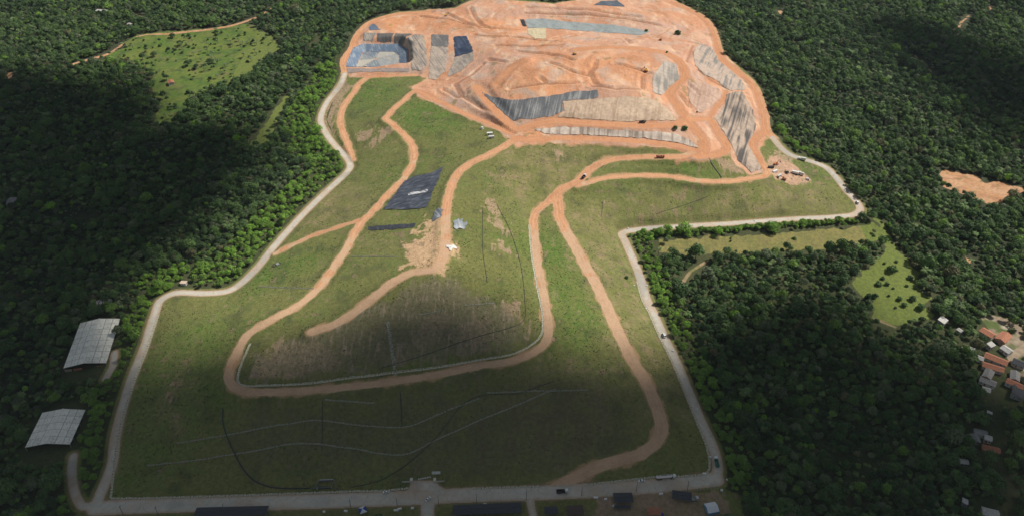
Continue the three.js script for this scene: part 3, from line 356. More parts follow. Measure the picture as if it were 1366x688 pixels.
spread(fAsphalt, PATHS.side_street[1], 4.5, 20, 0.3); spread(fAsphalt, smoothLine(PATHS.shed_lane[1], 4), 3, 20, 0.4); spreadArea(fAsphalt, AREAS.gate_apron, 16, 0.4); spread(fAsphalt, PATHS.shed_apron[1], 3, 16, 0.4); spread(fAsphalt, PATHS.yard_lane[1], 2.6, 16, 0.3);
spreadArea(fEarth, AREAS.earth, 40, 3); spreadArea(fSite, AREAS.site, 50, 1); spreadArea(fYard, AREAS.yard, 20, 4); spreadArea(fYard, AREAS.machine_yard, 20, 4);
for (const k of ['front_strip', 'verge_strip', 'glade', 'valley_strip', 'meadow']) spreadArea(fVerge, AREAS[k], 30, 4);
const dirtPaths = ['wood_path', 'glade_path']; for (const k of dirtPaths) spread(fYard, smoothLine(PATHS[k][1], 4), PATHS[k][0] / 2, 10, 1);
const field = (arr, x, z) => { const u = clamp((x - SX0) / SS, 0, SW - 1.01), v = clamp((z - SZ0) / SS, 0, SH - 1.01), i = Math.floor(u), j = Math.floor(v), a = u - i, b = v - j, c = j * SW + i; return (arr[c] * (1 - a) + arr[c + 1] * a) * (1 - b) + (arr[c + SW] * (1 - a) + arr[c + SW + 1] * a) * b; };
const inSite = (x, z) => x > SX0 && z > SZ0 && x < SX0 + (SW - 1) * SS && z < SZ0 + (SH - 1) * SS;
console.log('fields');

// colour patches of the landfill cover, one mask each at 1 m
const PMW = (SW - 1) * SS, PMH = (SH - 1) * SS, masks = {};
PATCHES.scar = SCARS;
for (const k in PATCHES) {
  const cv = document.createElement('canvas'); cv.width = PMW; cv.height = PMH; const g = cv.getContext('2d'); g.fillStyle = '#000'; g.fillRect(0, 0, PMW, PMH); g.fillStyle = '#fff';
  for (const p of PATCHES[k]) { g.beginPath(); p.forEach(([x, z], i) => i ? g.lineTo(x - SX0, z - SZ0) : g.moveTo(x - SX0, z - SZ0)); if (k === 'scar') { g.strokeStyle = '#fff'; g.lineWidth = 2.6; g.stroke(); } else { g.closePath(); g.fill(); } }
  const d = g.getImageData(0, 0, PMW, PMH).data; let m = new Float32Array(PMW * PMH); for (let i = 0; i < m.length; i++) m[i] = d[i * 4] / 255;
  const R = { dry: 14, bare: 4, lush: 11, sandy: 4, pink: 12, orange: 12, face: 10, scar: 1, dull: 16 }[k], t = new Float32Array(m.length);
  for (let pass = 0; pass < 2; pass++) { for (let j = 0; j < PMH; j++) { let s = 0; for (let i = -R; i < PMW; i++) { if (i + R < PMW) s += m[j * PMW + i + R]; if (i - R - 1 >= 0) s -= m[j * PMW + i - R - 1]; if (i >= 0) t[j * PMW + i] = s / (2 * R + 1); } }
    for (let i = 0; i < PMW; i++) { let s = 0; for (let j = -R; j < PMH; j++) { if (j + R < PMH) s += t[(j + R) * PMW + i]; if (j - R - 1 >= 0) s -= t[(j - R - 1) * PMW + i]; if (j >= 0) m[j * PMW + i] = s / (2 * R + 1); } } }
  masks[k] = m;
}
const mask = (k, x, z) => { const i = Math.round(x - SX0), j = Math.round(z - SZ0); return i < 0 || j < 0 || i >= PMW || j >= PMH ? 0 : masks[k][j * PMW + i]; };
const mix3 = (c, r, g, b, t) => { c[0] += (r - c[0]) * t; c[1] += (g - c[1]) * t; c[2] += (b - c[2]) * t; };
const grain = rng(5);
function coverColor(x, z, c) {
  const a = field(fAsphalt, x, z), d = field(fDirt, x, z), e = field(fEarth, x, z), s = field(fSite, x, z), y = field(fYard, x, z);
  const n1 = fbm(x / 70, z / 70, 2), n2 = fbm(x / 15 + 40, z / 15, 3), n3 = noise(x / 3.1, z / 3.1) + 0.6 * noise(x / 1.4 + 9, z / 1.4), g = grain() - 0.5;
  if (a < 0) { // worn concrete road with dust along its edges and old repairs
    const v = 1 + 0.18 * n2 + 0.12 * n3 + 0.1 * g; c[0] = 0.53 * v; c[1] = 0.485 * v; c[2] = 0.41 * v;
    mix3(c, 0.46, 0.31, 0.2, smooth(-2.4, -0.2, a + 1.2 * n2) * 0.7); mix3(c, 0.34, 0.315, 0.28, smooth(0.15, 0.5, n1 + 0.5 * n2) * 0.7); mix3(c, 0.45 * v, 0.33 * v, 0.23 * v, smooth(0, 0.4, noise(x / 24 + 3, z / 24) + 0.4 * n2) * 0.55); if (Math.abs(noise(x / 11 + 50, z / 11)) < 0.012) mix3(c, 0.2, 0.185, 0.165, 0.45); return;
  }
  if (d < 0) { // packed laterite, paler wheel tracks
    const v = 1 + 0.2 * n2 + 0.14 * n3 + 0.12 * g; c[0] = 0.58 * v; c[1] = 0.285 * v; c[2] = 0.145 * v;
    const w = Math.cos((d + 0.6 * n2) * 2.1); mix3(c, 0.66, 0.4, 0.24, smooth(0.1, 0.9, w) * 0.55); mix3(c, 0.44, 0.2, 0.095, smooth(0.0, 0.5, n2 + 0.4 * n3) * 0.55); mix3(c, 0.36 * v, 0.2, 0.12, smooth(0.1, 0.4, noise(x / 1.3, z / 11) + 0.5 * n2) * 0.4);
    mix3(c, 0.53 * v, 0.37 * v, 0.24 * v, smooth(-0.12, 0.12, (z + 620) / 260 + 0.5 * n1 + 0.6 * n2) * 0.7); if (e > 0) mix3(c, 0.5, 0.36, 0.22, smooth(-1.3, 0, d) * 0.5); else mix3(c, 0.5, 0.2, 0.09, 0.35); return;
  }
  if (e < 0) { // bare working face: red, pink and pale soils, scraped and driven over
    const wx = x + 16 * n1 + 3 * n2, wz = z + 18 * fbm(x / 80 + 21, z / 80, 2) + 3 * n2, big = fbm(wx / 75 + 3, wz / 75, 3), fine = fbm(x / 7, z / 9, 3), v = 1 + 0.1 * n3 + 0.16 * fine + 0.1 * g, pk = mask('pink', wx, wz), or = mask('orange', wx, wz);
    c[0] = 0.6 * v; c[1] = 0.305 * v; c[2] = 0.18 * v;
    mix3(c, 0.54 * v, 0.33 * v, 0.24 * v, clamp(smooth(-0.15, 0.5, big) * 0.6 + pk * 0.85 - or * 0.5)); mix3(c, 0.6 * v, 0.275 * v, 0.13 * v, clamp(smooth(0, 0.5, -big) * 0.6 + or * 0.6 - pk * 0.5)); mix3(c, 0.67 * v, 0.43 * v, 0.28 * v, smooth(-0.05, 0.6, fbm(wx / 34 + 9, wz / 44, 3)) * 0.55);
    mix3(c, 0.42 * v, 0.18 * v, 0.09, smooth(-0.05, 0.5, noise(wx / 38 - 5, wz / 60) + 0.6 * fine) * 0.55); mix3(c, 0.45 * v, 0.36 * v, 0.3 * v, smooth(0.05, 0.5, fbm(wx / 30 + 70, wz / 40, 3)) * 0.55); mix3(c, 0.72 * v, 0.51 * v, 0.35, smooth(0.1, 0.6, fbm(x / 14 + 5, z / 34, 3)) * 0.55);
    mix3(c, 0.3 * v, 0.14 * v, 0.075, smooth(0.15, 0.7, mask('scar', x + 1.5 * n3, z + 1.5 * n2)) * 0.75);
    const rut = noise(x / 1.6 + 6 * n1, z / 30) * smooth(-0.1, 0.3, noise(x / 40 + 31, z / 40)); mix3(c, 0.44, 0.21, 0.11, smooth(0.15, 0.5, rut) * 0.5);
    for (let q = 0; q < 2; q++) { const t = Math.abs(noise(wx / (95 - 25 * q) + 11 * q, wz / (150 + 20 * q) + 5)); if (t < 0.03) mix3(c, 0.44, 0.2, 0.1, smooth(0.03, 0.014, Math.abs(t - 0.014) + 0.012) * 0.75 * smooth(-0.2, 0.25, n2 + n1)); }
    mix3(c, 0.3, 0.19, 0.12, smooth(0.45, 0.75, n3) * 0.4); mix3(c, 0.18, 0.18, 0.07, smooth(0.45, 0.62, n2 + 0.25 * n1) * 0.5);
    if (d < 3) mix3(c, 0.36, 0.18, 0.1, smooth(2.2, 0.6, Math.abs(d - 0.8) + 1.4 * n3) * 0.4); return;
  }
  // grass cover
  const wx = x + 7 * n2 + 2.5 * n3, wz = z + 9 * noise(x / 8, z / 8 + 3) + 4 * n3, v = 1 + 0.34 * n3 + 0.26 * g, n5 = fbm(x / 7 + 90, z / 9, 3);
  c[0] = 0.16 * v; c[1] = 0.165 * v; c[2] = 0.048 * v;
  mix3(c, 0.095 * v, 0.16 * v, 0.024, clamp(smooth(-0.15, 0.35, n1 * 0.6 + 0.5 * n2 + 0.3 * n5) * 0.5 + mask('lush', wx, wz) * (0.6 + 0.7 * n5)));
  const dry = mask('dry', wx, wz); mix3(c, 0.25 * v, 0.205 * v, 0.095, clamp(dry * (0.5 + 0.9 * n2 + 0.5 * n5) + smooth(0.2, 0.6, n2 + 0.4 * n5) * 0.4));
  mix3(c, 0.075 * v, 0.088 * v, 0.03, smooth(0.12, 0.5, noise(x / 22 + 60, z / 22) + 0.5 * n5 + 0.25 * n3) * 0.6);
  mix3(c, 0.27, 0.19, 0.11, smooth(0.42, 0.62, n5 + 0.35 * n1 + 0.2 * n3) * 0.6);
  const streak = noise(x / 2.6, z / 17) + 0.5 * noise(x / 1.1, z / 8);
  const bare = mask('bare', wx, wz); if (bare > 0.02) mix3(c, 0.4 * v, 0.275 * v, 0.18 * v, smooth(0.35, 0.8, bare + 0.55 * streak + 0.5 * n5) * 0.75);
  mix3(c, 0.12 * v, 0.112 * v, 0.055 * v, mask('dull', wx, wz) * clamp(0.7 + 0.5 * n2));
  const face = mask('face', wx, wz); if (face > 0.02) { mix3(c, 0.185 * v, 0.16 * v, 0.095 * v, smooth(0.25, 0.85, face + 0.4 * n2 + 0.3 * streak) * 0.75); mix3(c, 0.36 * v, 0.27 * v, 0.19 * v, face * smooth(0.2, 0.6, streak + 0.6 * n2) * 0.6); }
  const sand = mask('sandy', wx, wz); if (sand > 0.02) mix3(c, 0.56 * v, 0.37 * v, 0.215 * v, smooth(0.3, 0.75, sand + 0.7 * n2 + 0.5 * n5) * 0.9);
  if (Math.min(d, e) < 5) mix3(c, 0.46, 0.28, 0.15, smooth(2.4, -0.2, Math.min(d, e) + 3 * n2 + 1.5 * n3) * 0.85);
  if (a < 3) mix3(c, 0.3, 0.2, 0.12, smooth(2, 0, a + n2) * 0.8);
  if (y < 0) { const up = z < -600; mix3(c, (up ? 0.5 : 0.32) * v, (up ? 0.31 : 0.22) * v, (up ? 0.21 : 0.145) * v, smooth(0.5, -1.5, y + 1.5 * n2) * (0.8 + 0.4 * n2)); } 
  else if (s > 0 && a > 3) { const vg = field(fVerge, x, z); if (vg > 0) mix3(c, 0.05 * v, 0.058 * v, 0.022, 0.9); else if (z < -420) { if (z > -700 && x > 120 && x < 345 && polyDist(AREAS.verge_strip, x, z) < 4) mix3(c, 0.22 * v, 0.195 * v, 0.065, 0.5 + 0.5 * smooth(-0.3, 0.3, n2)); else mix3(c, 0.135 * v, 0.175 * v, 0.034, 0.85); } }
}
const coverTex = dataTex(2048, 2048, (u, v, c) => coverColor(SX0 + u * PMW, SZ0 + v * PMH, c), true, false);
const bumpTex = dataTex(512, 512, (u, v, c) => { const t = (x, y) => { const a = fbm(x * 16, y * 16, 4), b = fbm((x - 1) * 16, y * 16, 4), d = fbm(x * 16, (y - 1) * 16, 4), e = fbm((x - 1) * 16, (y - 1) * 16, 4); return (a * (1 - x) + b * x) * (1 - y) + (d * (1 - x) + e * x) * y; }; c[0] = c[1] = c[2] = 0.5 + 0.45 * t(u, v); }, false);
console.log('cover');

// ---------- cut a grid of the relief into surfaces with clean outlines ----------
function surfaces(x0, z0, s, w, h, fields, uvf, skip, drop = 0) {
  const K = fields.length, outs = [...Array(K + 1)].map(() => ({ p: [], n: [], u: [], i: [], map: new Map() }));
  const F = fields.map(f => { const a = new Float32Array(w * h); for (let j = 0; j < h; j++) for (let i = 0; i < w; i++) a[j * w + i] = f(x0 + i * s, z0 + j * s); return a; });
  const Y = new Float32Array(w * h); for (let j = 0; j < h; j++) for (let i = 0; i < w; i++) Y[j * w + i] = height(x0 + i * s, z0 + j * s) - drop;
  const add = (o, x, y, z, key) => { if (key !== undefined) { const m = o.map.get(key); if (m !== undefined) return m; } const k = o.p.length / 3, n = normalAt(x, z), u = uvf(x, z); o.p.push(x, y, z); o.n.push(n.x, n.y, n.z); o.u.push(u[0], u[1]); if (key !== undefined) o.map.set(key, k); return k; };
  const emit = (o, poly) => { const ids = poly.map(v => add(o, v.x, v.y, v.z, v.key)); for (let q = 1; q + 1 < ids.length; q++) o.i.push(ids[0], ids[q], ids[q + 1]); };
  const vert = c => ({ x: x0 + (c % w) * s, y: Y[c], z: z0 + Math.floor(c / w) * s, key: c, f: F.map(a => a[c]) });
  const cut = (a, b, k) => { const t = a.f[k] / (a.f[k] - b.f[k]), L = (p, q) => p + (q - p) * t; return { x: L(a.x, b.x), y: L(a.y, b.y), z: L(a.z, b.z), f: a.f.map((v, i) => L(v, b.f[i])) }; };
  for (let j = 0; j + 1 < h; j++) for (let i = 0; i + 1 < w; i++) {
    if (skip && skip(x0 + (i + 0.5) * s, z0 + (j + 0.5) * s)) continue;
    const c = j * w + i; for (const tri of [[c, c + w, c + 1], [c + 1, c + w, c + w + 1]]) {
      let poly = tri.map(vert);
      for (let k = 0; k <= K && poly.length > 2; k++) {
        if (k === K) { emit(outs[K], poly); break; }
        const neg = poly.filter(v => v.f[k] < 0).length; if (!neg) continue; if (neg === poly.length) { emit(outs[k], poly); break; }
        const A = [], B = []; poly.forEach((v, q) => { const nx = poly[(q + 1) % poly.length]; (v.f[k] < 0 ? A : B).push(v); if ((v.f[k] < 0) !== (nx.f[k] < 0)) { const m = cut(v, nx, k); A.push(m); B.push(m); } });
        if (A.length > 2) emit(outs[k], A); poly = B;
      }
    }
  }
  return outs.map(o => o.i.length ? geom(o.p, o.i, o.u, o.n) : null);
}
const siteUV = (x, z) => [(x - SX0) / PMW, (z - SZ0) / PMH];
const bump = (rep, scale) => { const t = bumpTex.clone(); t.repeat.set(PMW / rep, PMH / rep); t.needsUpdate = true; return { bumpMap: t, bumpScale: scale }; };
{
  const F = a => (x, z) => field(a, x, z);
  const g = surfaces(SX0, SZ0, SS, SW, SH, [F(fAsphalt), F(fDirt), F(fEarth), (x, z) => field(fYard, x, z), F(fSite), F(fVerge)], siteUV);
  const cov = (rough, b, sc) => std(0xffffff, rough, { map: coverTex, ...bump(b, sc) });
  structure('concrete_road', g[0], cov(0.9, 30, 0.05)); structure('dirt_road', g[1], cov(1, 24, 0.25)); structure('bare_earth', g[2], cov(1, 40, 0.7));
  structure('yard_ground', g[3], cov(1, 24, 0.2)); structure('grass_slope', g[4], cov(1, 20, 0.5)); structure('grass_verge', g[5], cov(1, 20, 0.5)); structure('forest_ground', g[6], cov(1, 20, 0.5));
}
console.log('site');
// country round about
const cleared = ['meadow', 'valley_strip', 'glade', 'verge_strip'], bareAreas = ['clay_pit', 'bare_a', 'bare_b', 'bare_c', 'bare_d', 'bare_e', 'bare_f', 'bare_g', 'bare_h'];
const boxOf = {}; for (const k of [...cleared, ...bareAreas, 'village', 'village_yard', 'front_strip', 'yard', 'shed_yard', 'site']) boxOf[k] = bounds(AREAS[k], 30);
const near = (k, x, z) => { const b = boxOf[k]; return x < b[0] || x > b[1] || z < b[2] || z > b[3] ? 60 : polyDist(AREAS[k], x, z); };
const pathBox = {}; for (const k in PATHS) { PATHS[k].push(smoothLine(PATHS[k][1], 6)); pathBox[k] = bounds(PATHS[k][1], 30); }
const pathDist = (k, x, z) => { const b = pathBox[k]; return x < b[0] || x > b[1] || z < b[2] || z > b[3] ? 60 : lineDist(PATHS[k][2], x, z) - PATHS[k][0] / 2; };
const outerPaths = ['meadow_path', 'forest_path', 'farm_path', 'ridge_path', 'far_path', 'glade_path', 'wood_path'];
const fPath = (x, z) => { let d = 60; for (const k of outerPaths) d = Math.min(d, pathDist(k, x, z)); return d + 0.8 * noise(x / 9, z / 9); };
const fBare = (x, z) => { let d = 60; for (const k of bareAreas) d = Math.min(d, near(k, x, z)); return d + 3 * noise(x / 12, z / 12) + 2 * noise(x / 5, z / 5); };
const fMeadow = (x, z) => { let d = 60; for (const k of cleared) d = Math.min(d, near(k, x, z)); return d + 13 * noise(x / 25, z / 25) + 6 * noise(x / 9, z / 9); };
const fVillage = (x, z) => Math.min(near('village', x, z) + 1, near('village_yard', x, z)) + 5 * noise(x / 14, z / 14); const fLane = (x, z) => pathDist('village_road', x, z) + 0.8 * noise(x / 9, z / 9);
const tile = (f, n = 1024, m = 160) => dataTex(n, n, (u, v, c) => { const w = (x, y, o) => f(x, y, o); const a = [0, 0, 0], b = [0, 0, 0], k = smooth(0, 0.2, Math.min(u, v, 1 - u, 1 - v)); w(u * m, v * m, a); w(((u + 0.5) % 1) * m + 333, ((v + 0.5) % 1) * m + 77, b); for (let i = 0; i < 3; i++) c[i] = b[i] + (a[i] - b[i]) * k; });
const wood = tile((x, y, c) => { const v = 1 + 0.5 * fbm(x / 9, y / 9, 4); c[0] = 0.042 * v; c[1] = 0.05 * v; c[2] = 0.02 * v; }, 512);
const turf = tile((x, y, c) => { const a = fbm(x / 30, y / 30, 3), b = fbm(x / 4, y / 4, 3), v = 1 + 0.35 * b; c[0] = (0.135 + 0.09 * a) * v; c[1] = (0.175 + 0.04 * a) * v; c[2] = (0.032 + 0.02 * a) * v; mix3(c, 0.06, 0.085, 0.026, smooth(0.08, 0.45, fbm(x / 12 + 8, y / 12, 3)) * 0.75); mix3(c, 0.2, 0.16, 0.07, smooth(0.2, 0.5, fbm(x / 22 + 31, y / 22, 3)) * 0.6); });
const clay = tile((x, y, c) => { const a = fbm(x / 20, y / 20, 3), v = 1 + 0.3 * fbm(x / 3, y / 3, 3); c[0] = (0.5 + 0.08 * a) * v; c[1] = (0.28 + 0.09 * a) * v; c[2] = (0.15 + 0.08 * a) * v; mix3(c, 0.32, 0.15, 0.08, smooth(0.05, 0.4, fbm(x / 11 + 4, y / 11, 3)) * 0.6); mix3(c, 0.16, 0.16, 0.07, smooth(0.3, 0.55, fbm(x / 9 + 44, y / 9, 3)) * 0.7); }, 512);
const clayPale = tile((x, y, c) => { const v = 1 + 0.35 * fbm(x / 4, y / 4, 3), a = fbm(x / 15, y / 15, 2); c[0] = (0.5 + 0.1 * a) * v; c[1] = (0.4 + 0.08 * a) * v; c[2] = (0.3 + 0.05 * a) * v; }, 512);
const dust = tile((x, y, c) => { const a = fbm(x / 16, y / 16, 3), v = 1 + 0.4 * fbm(x / 3, y / 3, 3); c[0] = 0.26 * v; c[1] = 0.2 * v; c[2] = 0.14 * v; mix3(c, 0.09 * v, 0.12 * v, 0.035, smooth(-0.1, 0.25, a)); mix3(c, 0.5, 0.42, 0.32, smooth(0.2, 0.5, fbm(x / 22 + 60, y / 22, 2))); }, 512);
{
  const x0 = GX0 + 6, z0 = GZ0 + 6, s = 6, w = GW - 2, h = GH - 2;
  const g = surfaces(x0, z0, s, w, h, [fLane, fPath, fBare, fVillage, fMeadow], (x, z) => [x / 160, z / 160], (x, z) => x > SX0 + 6 && x < SX0 + PMW - 6 && z > SZ0 + 6 && z < SZ0 + PMH - 6, 0.35);
  structure('village_road', g[0], std(lin(0.62, 0.6, 0.56), 1, { map: clayPale })); structure('dirt_path', g[1], std(lin(0.95, 0.95, 0.95), 1, { map: clay })); structure('bare_ground', g[2], std(0xffffff, 1, { map: clay })); structure('village_ground', g[3], std(0xffffff, 1, { map: dust })); structure('meadow', g[4], std(lin(0.82, 0.9, 0.8), 1, { map: turf })); structure('forest_floor', g[5], std(0xffffff, 1, { map: wood }));
  // land beyond, out to the horizon
  const ring = [], N = 24, x1 = x0 + (w - 1) * s, z1 = z0 + (h - 1) * s, R = 12000; for (let q = 0; q < 4; q++) for (let k = 0; k < N; k++) { const t = k / N; ring.push(q === 0 ? [x0 + (x1 - x0) * t, z0] : q === 1 ? [x1, z0 + (z1 - z0) * t] : q === 2 ? [x1 - (x1 - x0) * t, z1] : [x0, z1 - (z1 - z0) * t]); }
  const p = [], u = [], ix = [], cx = (x0 + x1) / 2, cz = (z0 + z1) / 2; ring.forEach(([x, z]) => { const l = Math.hypot(x - cx, z - cz), X = cx + (x - cx) / l * R, Z = cz + (z - cz) / l * R; p.push(x, height(x, z) - 0.35, z, X, 5, Z); u.push(x / 160, z / 160, X / 160, Z / 160); });
  for (let k = 0; k < ring.length; k++) { const a = 2 * k, b = 2 * ((k + 1) % ring.length); ix.push(a, b, a + 1, b, b + 1, a + 1); }
  structure('land', geom(p, ix, u), std(0xffffff, 1, { map: wood }));
}
console.log('country');

// ---------- clouds overhead, out of view, that shade parts of the ground ----------
const cloudMat = std(lin(0.8, 0.8, 0.8), 1);
const puff = [0, 1, 2].map(k => { const g = new THREE.IcosahedronGeometry(1, 3), p = g.attributes.position, v = new THREE.Vector3(); for (let i = 0; i < p.count; i++) { v.fromBufferAttribute(p, i); const n = 1 + 0.28 * fbm(v.x * 2.2 + k * 9, v.y * 2.2 + v.z * 1.7, 3); p.setXYZ(i, v.x * n, v.y * n * 0.7, v.z * n); } g.computeVertexNormals(); return g; });
for (const k in CLOUD_SHADE) {
  const P = CLOUD_SHADE[k], r = rng(91 + P.length), b = bounds(P, 0), parts = [], T = 1050 / SUN.y;
  for (let x = b[0]; x < b[1]; x += 34) for (let z = b[2]; z < b[3]; z += 34) {
    const px = x + (r() - 0.5) * 30, pz = z + (r() - 0.5) * 30, d = polyDist(P, px, pz) + 16 * fbm(px / 60, pz / 60, 2); if (d > -4) continue;
    if (px < -900 || px > 900 || pz > -150) continue;
    const R = Math.min(46, 14 + -d * 0.6) * (0.8 + 0.4 * r()), g = puff[Math.floor(r() * 3)].clone(); g.rotateY(r() * 6.28); g.scale(R, R, R); g.translate(px + SUN.x * T, 1050 + (r() - 0.5) * 14 + Math.min(R * 0.3, 20), pz + SUN.z * T); parts.push(g);
  }
  structure('cloud', merge(parts), cloudMat);
}
console.log('clouds');
// ---------- trees ----------
const leafy = c => new THREE.MeshPhysicalMaterial({ color: c, roughness: 0.9, side: THREE.DoubleSide, vertexColors: true, transmission: 0.3, thickness: 0 });
const leafMat = leafy(0xffffff), barkMat = std(lin(0.13, 0.1, 0.075), 1);
function crown(seed, n, lobes, R, Hc, leaf) { // leaf sprays spread over a few uneven lobes
  const r = rng(seed), p = [], col = [], ix = [], L = [[0, Hc, 0, R * 0.8]];
  for (let k = 0; k < lobes; k++) { const a = (k + r() * 0.7) / lobes * 6.283, q = R * (0.42 + 0.26 * r()); L.push([Math.cos(a) * q, Hc - R * (0.05 + 0.4 * r()), Math.sin(a) * q, R * (0.36 + 0.24 * r())]); }
  const T = new THREE.Vector3(), U = new THREE.Vector3(), V = new THREE.Vector3(), D = new THREE.Vector3(), W = L.reduce((s, l) => s + l[3] * l[3], 0);
  for (let k = 0; k < n; k++) {
    let t = r() * W, l = L[0]; for (const q of L) { t -= q[3] * q[3]; if (t <= 0) { l = q; break; } }
    const y = -0.35 + 1.35 * r(), a = r() * 6.283, s = Math.sqrt(Math.max(0, 1 - y * y)); D.set(s * Math.cos(a), y, s * Math.sin(a));
    const q = l[3] * (0.66 + 0.48 * r() * r() + 0.1 * r()), cx = l[0] + D.x * q, cy = l[1] + D.y * q * 0.82, cz = l[2] + D.z * q;
    D.x += (r() - 0.5) * 1.1; D.y += (r() - 0.5) * 1.1; D.z += (r() - 0.5) * 1.1; D.normalize();
    T.set(r() - 0.5, r() - 0.5, r() - 0.5); U.crossVectors(D, T).normalize(); V.crossVectors(D, U);
    const w = leaf * (0.65 + 0.7 * r()), b = p.length / 3, c = 0.78 + 0.44 * r(), yel = 0.86 + 0.22 * r();
    for (const [i, j, k2] of [[-1, -0.2, 0], [0, -0.75, 0.25], [1, 0.1, -0.1], [0.1, 0.9, 0.2]]) { p.push(cx + (U.x * i + V.x * j + D.x * k2) * w, cy + (U.y * i + V.y * j + D.y * k2) * w, cz + (U.z * i + V.z * j + D.z * k2) * w); col.push(c * yel, c, c * 0.9); }
    ix.push(b, b + 1, b + 2, b, b + 2, b + 3);
  }
  return geom(p, ix, null, null, col);
}
function trunk(h, r0, seed) { const r = rng(seed), l = [cyl(r0 * 0.55, r0, h, 0, h / 2, 0, 7)]; for (let k = 0; k < 4; k++) { const g = cyl(r0 * 0.2, r0 * 0.4, h * 0.55, 0, h * 0.27, 0, 5); g.rotateZ(0.6 + 0.3 * r()); g.rotateY(k * 1.6 + r()); g.translate(0, h * 0.75, 0); l.push(g); } return merge(l); }
function frondPalm(seed, n, R, Ht) { const r = rng(seed), p = [], col = [], ix = [];
  for (let k = 0; k < n; k++) { const a = (k + 0.6 * r()) / n * 6.283, el = 0.15 + 0.9 * r(), len = R * (0.8 + 0.4 * r()), c = 0.8 + 0.4 * r(), ca = Math.cos(a), sa = Math.sin(a); let x = 0, y = Ht, prev = -1;
    for (let s = 0; s <= 6; s++) { const t = s / 6, w = R * 0.15 * Math.sin(Math.PI * Math.min(1, 0.15 + t * 0.85)) + 0.04, b = p.length / 3, dip = -w * 0.45; p.push(ca * x - sa * w, y + dip, sa * x + ca * w, ca * x, y, sa * x, ca * x + sa * w, y + dip, sa * x - ca * w); for (let q = 0; q < 3; q++) col.push(c, c, c * 0.85);
      if (prev >= 0) ix.push(prev, b, prev + 1, prev + 1, b, b + 1, prev + 1, b + 1, prev + 2, prev + 2, b + 1, b + 2); prev = b; const e = el - t * 1.9; x += Math.cos(e) * len / 6; y += Math.sin(e) * len / 6; } }
  return geom(p, ix, null, null, col); }
const KINDS = 9, CR = [4.4, 4, 5, 3.2, 4.6, 3.6, 2.6, 5.4, 3], CH = [6.8, 6.4, 5.8, 8, 5.4, 7, 4, 7.4, 9], CL = [5, 6, 8, 4, 7, 5, 4, 9, 4], CN = [480, 440, 560, 360, 480, 420, 260, 620, 340];
const CROWNS = CR.map((r, k) => crown(100 + k, CN[k], CL[k], r, CH[k], [0.55, 0.6, 0.5, 0.62, 0.55, 0.7, 0.5, 0.55, 0.6][k]));
const TRUNKS = CH.map((h, k) => trunk(h * 0.88, 0.26, 200 + k));
const PALMS = [0, 1].map(k => frondPalm(300 + k, 15 + 3 * k, 3.6, 7)), PALMTRUNK = merge([cyl(0.16, 0.26, 7, 0, 3.5, 0, 7)]);
const BUSH = [0, 1].map(k => crown(400 + k, 180, 4, 1.7, 1.2, 0.42));
const TONES = { deep: [0.045, 0.1, 0.024], mid: [0.095, 0.172, 0.038], light: [0.15, 0.25, 0.04], grey: [0.14, 0.18, 0.09], lime: [0.2, 0.36, 0.034], palm: [0.11, 0.17, 0.05], brown: [0.15, 0.145, 0.065] };
const vr = rng(4242);
const inView = (x, y, z, m) => { const p = new THREE.Vector3(x, y, z).applyMatrix4(camera.matrixWorldInverse); if (p.z > -5) return 0; const f = 1072 / -p.z, u = p.x * f, v = p.y * f; return Math.abs(u) < 683 + m * f && Math.abs(v) < 344 + m * f ? f : 0; };
camera.updateMatrixWorld(true);
const treeless = [[AREAS.village_yard, 3]].map(([p, m]) => [p, m, bounds(p, m)]);
const keepOff = []; // [x, z, radius] of buildings
for (const k of ['vh', 'hut', 'ruin', 'house', 'barn', 'whitehut', 'pinkhut', 'farmhut', 'greyroof']) for (const s of SPOTS[k]) keepOff.push([s[0], s[1], (s[2] ? s[2] * 0.55 + 2.5 : 7)]);
for (const k in SHEDS) { const c = SHEDS[k].reduce((s, p) => [s[0] + p[0] / 4, s[1] + p[1] / 4], [0, 0]); for (const t of [-0.55, 0, 0.55, 0.9]) { const a = SHEDS[k], dx = (a[1][0] + a[2][0] - a[0][0] - a[3][0]) / 4, dz = (a[1][1] + a[2][1] - a[0][1] - a[3][1]) / 4; keepOff.push([c[0] - dx * t, c[1] - dz * t, 21]); } }
function forestAt(x, z) {
  if (inSite(x, z)) { if (field(fSite, x, z) < 4 || field(fAsphalt, x, z) < 4 || field(fDirt, x, z) < 5 || field(fEarth, x, z) < 5 || (field(fVerge, x, z) < 2 && (z > -420 || noise(x * 1.7, z * 1.7) < 0.42)) || field(fYard, x, z) < 3.5) return false; }
  else if (polyDist(AREAS.site, x, z) < 5) return false;
  if ((fMeadow(x, z) < 2 && noise(x * 1.7, z * 1.7) < 0.2 + 0.5 * smooth(0, -14, fMeadow(x, z))) || fBare(x, z) < 3 || fBare(x, z - 7) < 1 || fPath(x, z) < 2.5 || fPath(x, z - 6) < 2.5 || fPath(x, z - 11) < 1 || fLane(x, z) < 2) return false;
  for (const [p, m, b] of treeless) if (x > b[0] && x < b[1] && z > b[2] && z < b[3] && polyDist(p, x, z) < m) return false;
  if (near('village', x, z) < 0 && (noise(x * 3.3, z * 3.3) > 0.08 || lineDist(PATHS.village_road[2], x, z) < 7)) return false;
  for (const [a, b, q] of keepOff) if (Math.abs(x - a) < q && Math.abs(z - b) < q && Math.hypot(x - a, z - b) < q) return false;
  return true;
}
const roadside = (x, z) => { for (const L of TARRED) if (lineDist(L, x, z) < (z < -560 && x < 0 ? 44 : 24)) return true; return false; };
const trees = [];
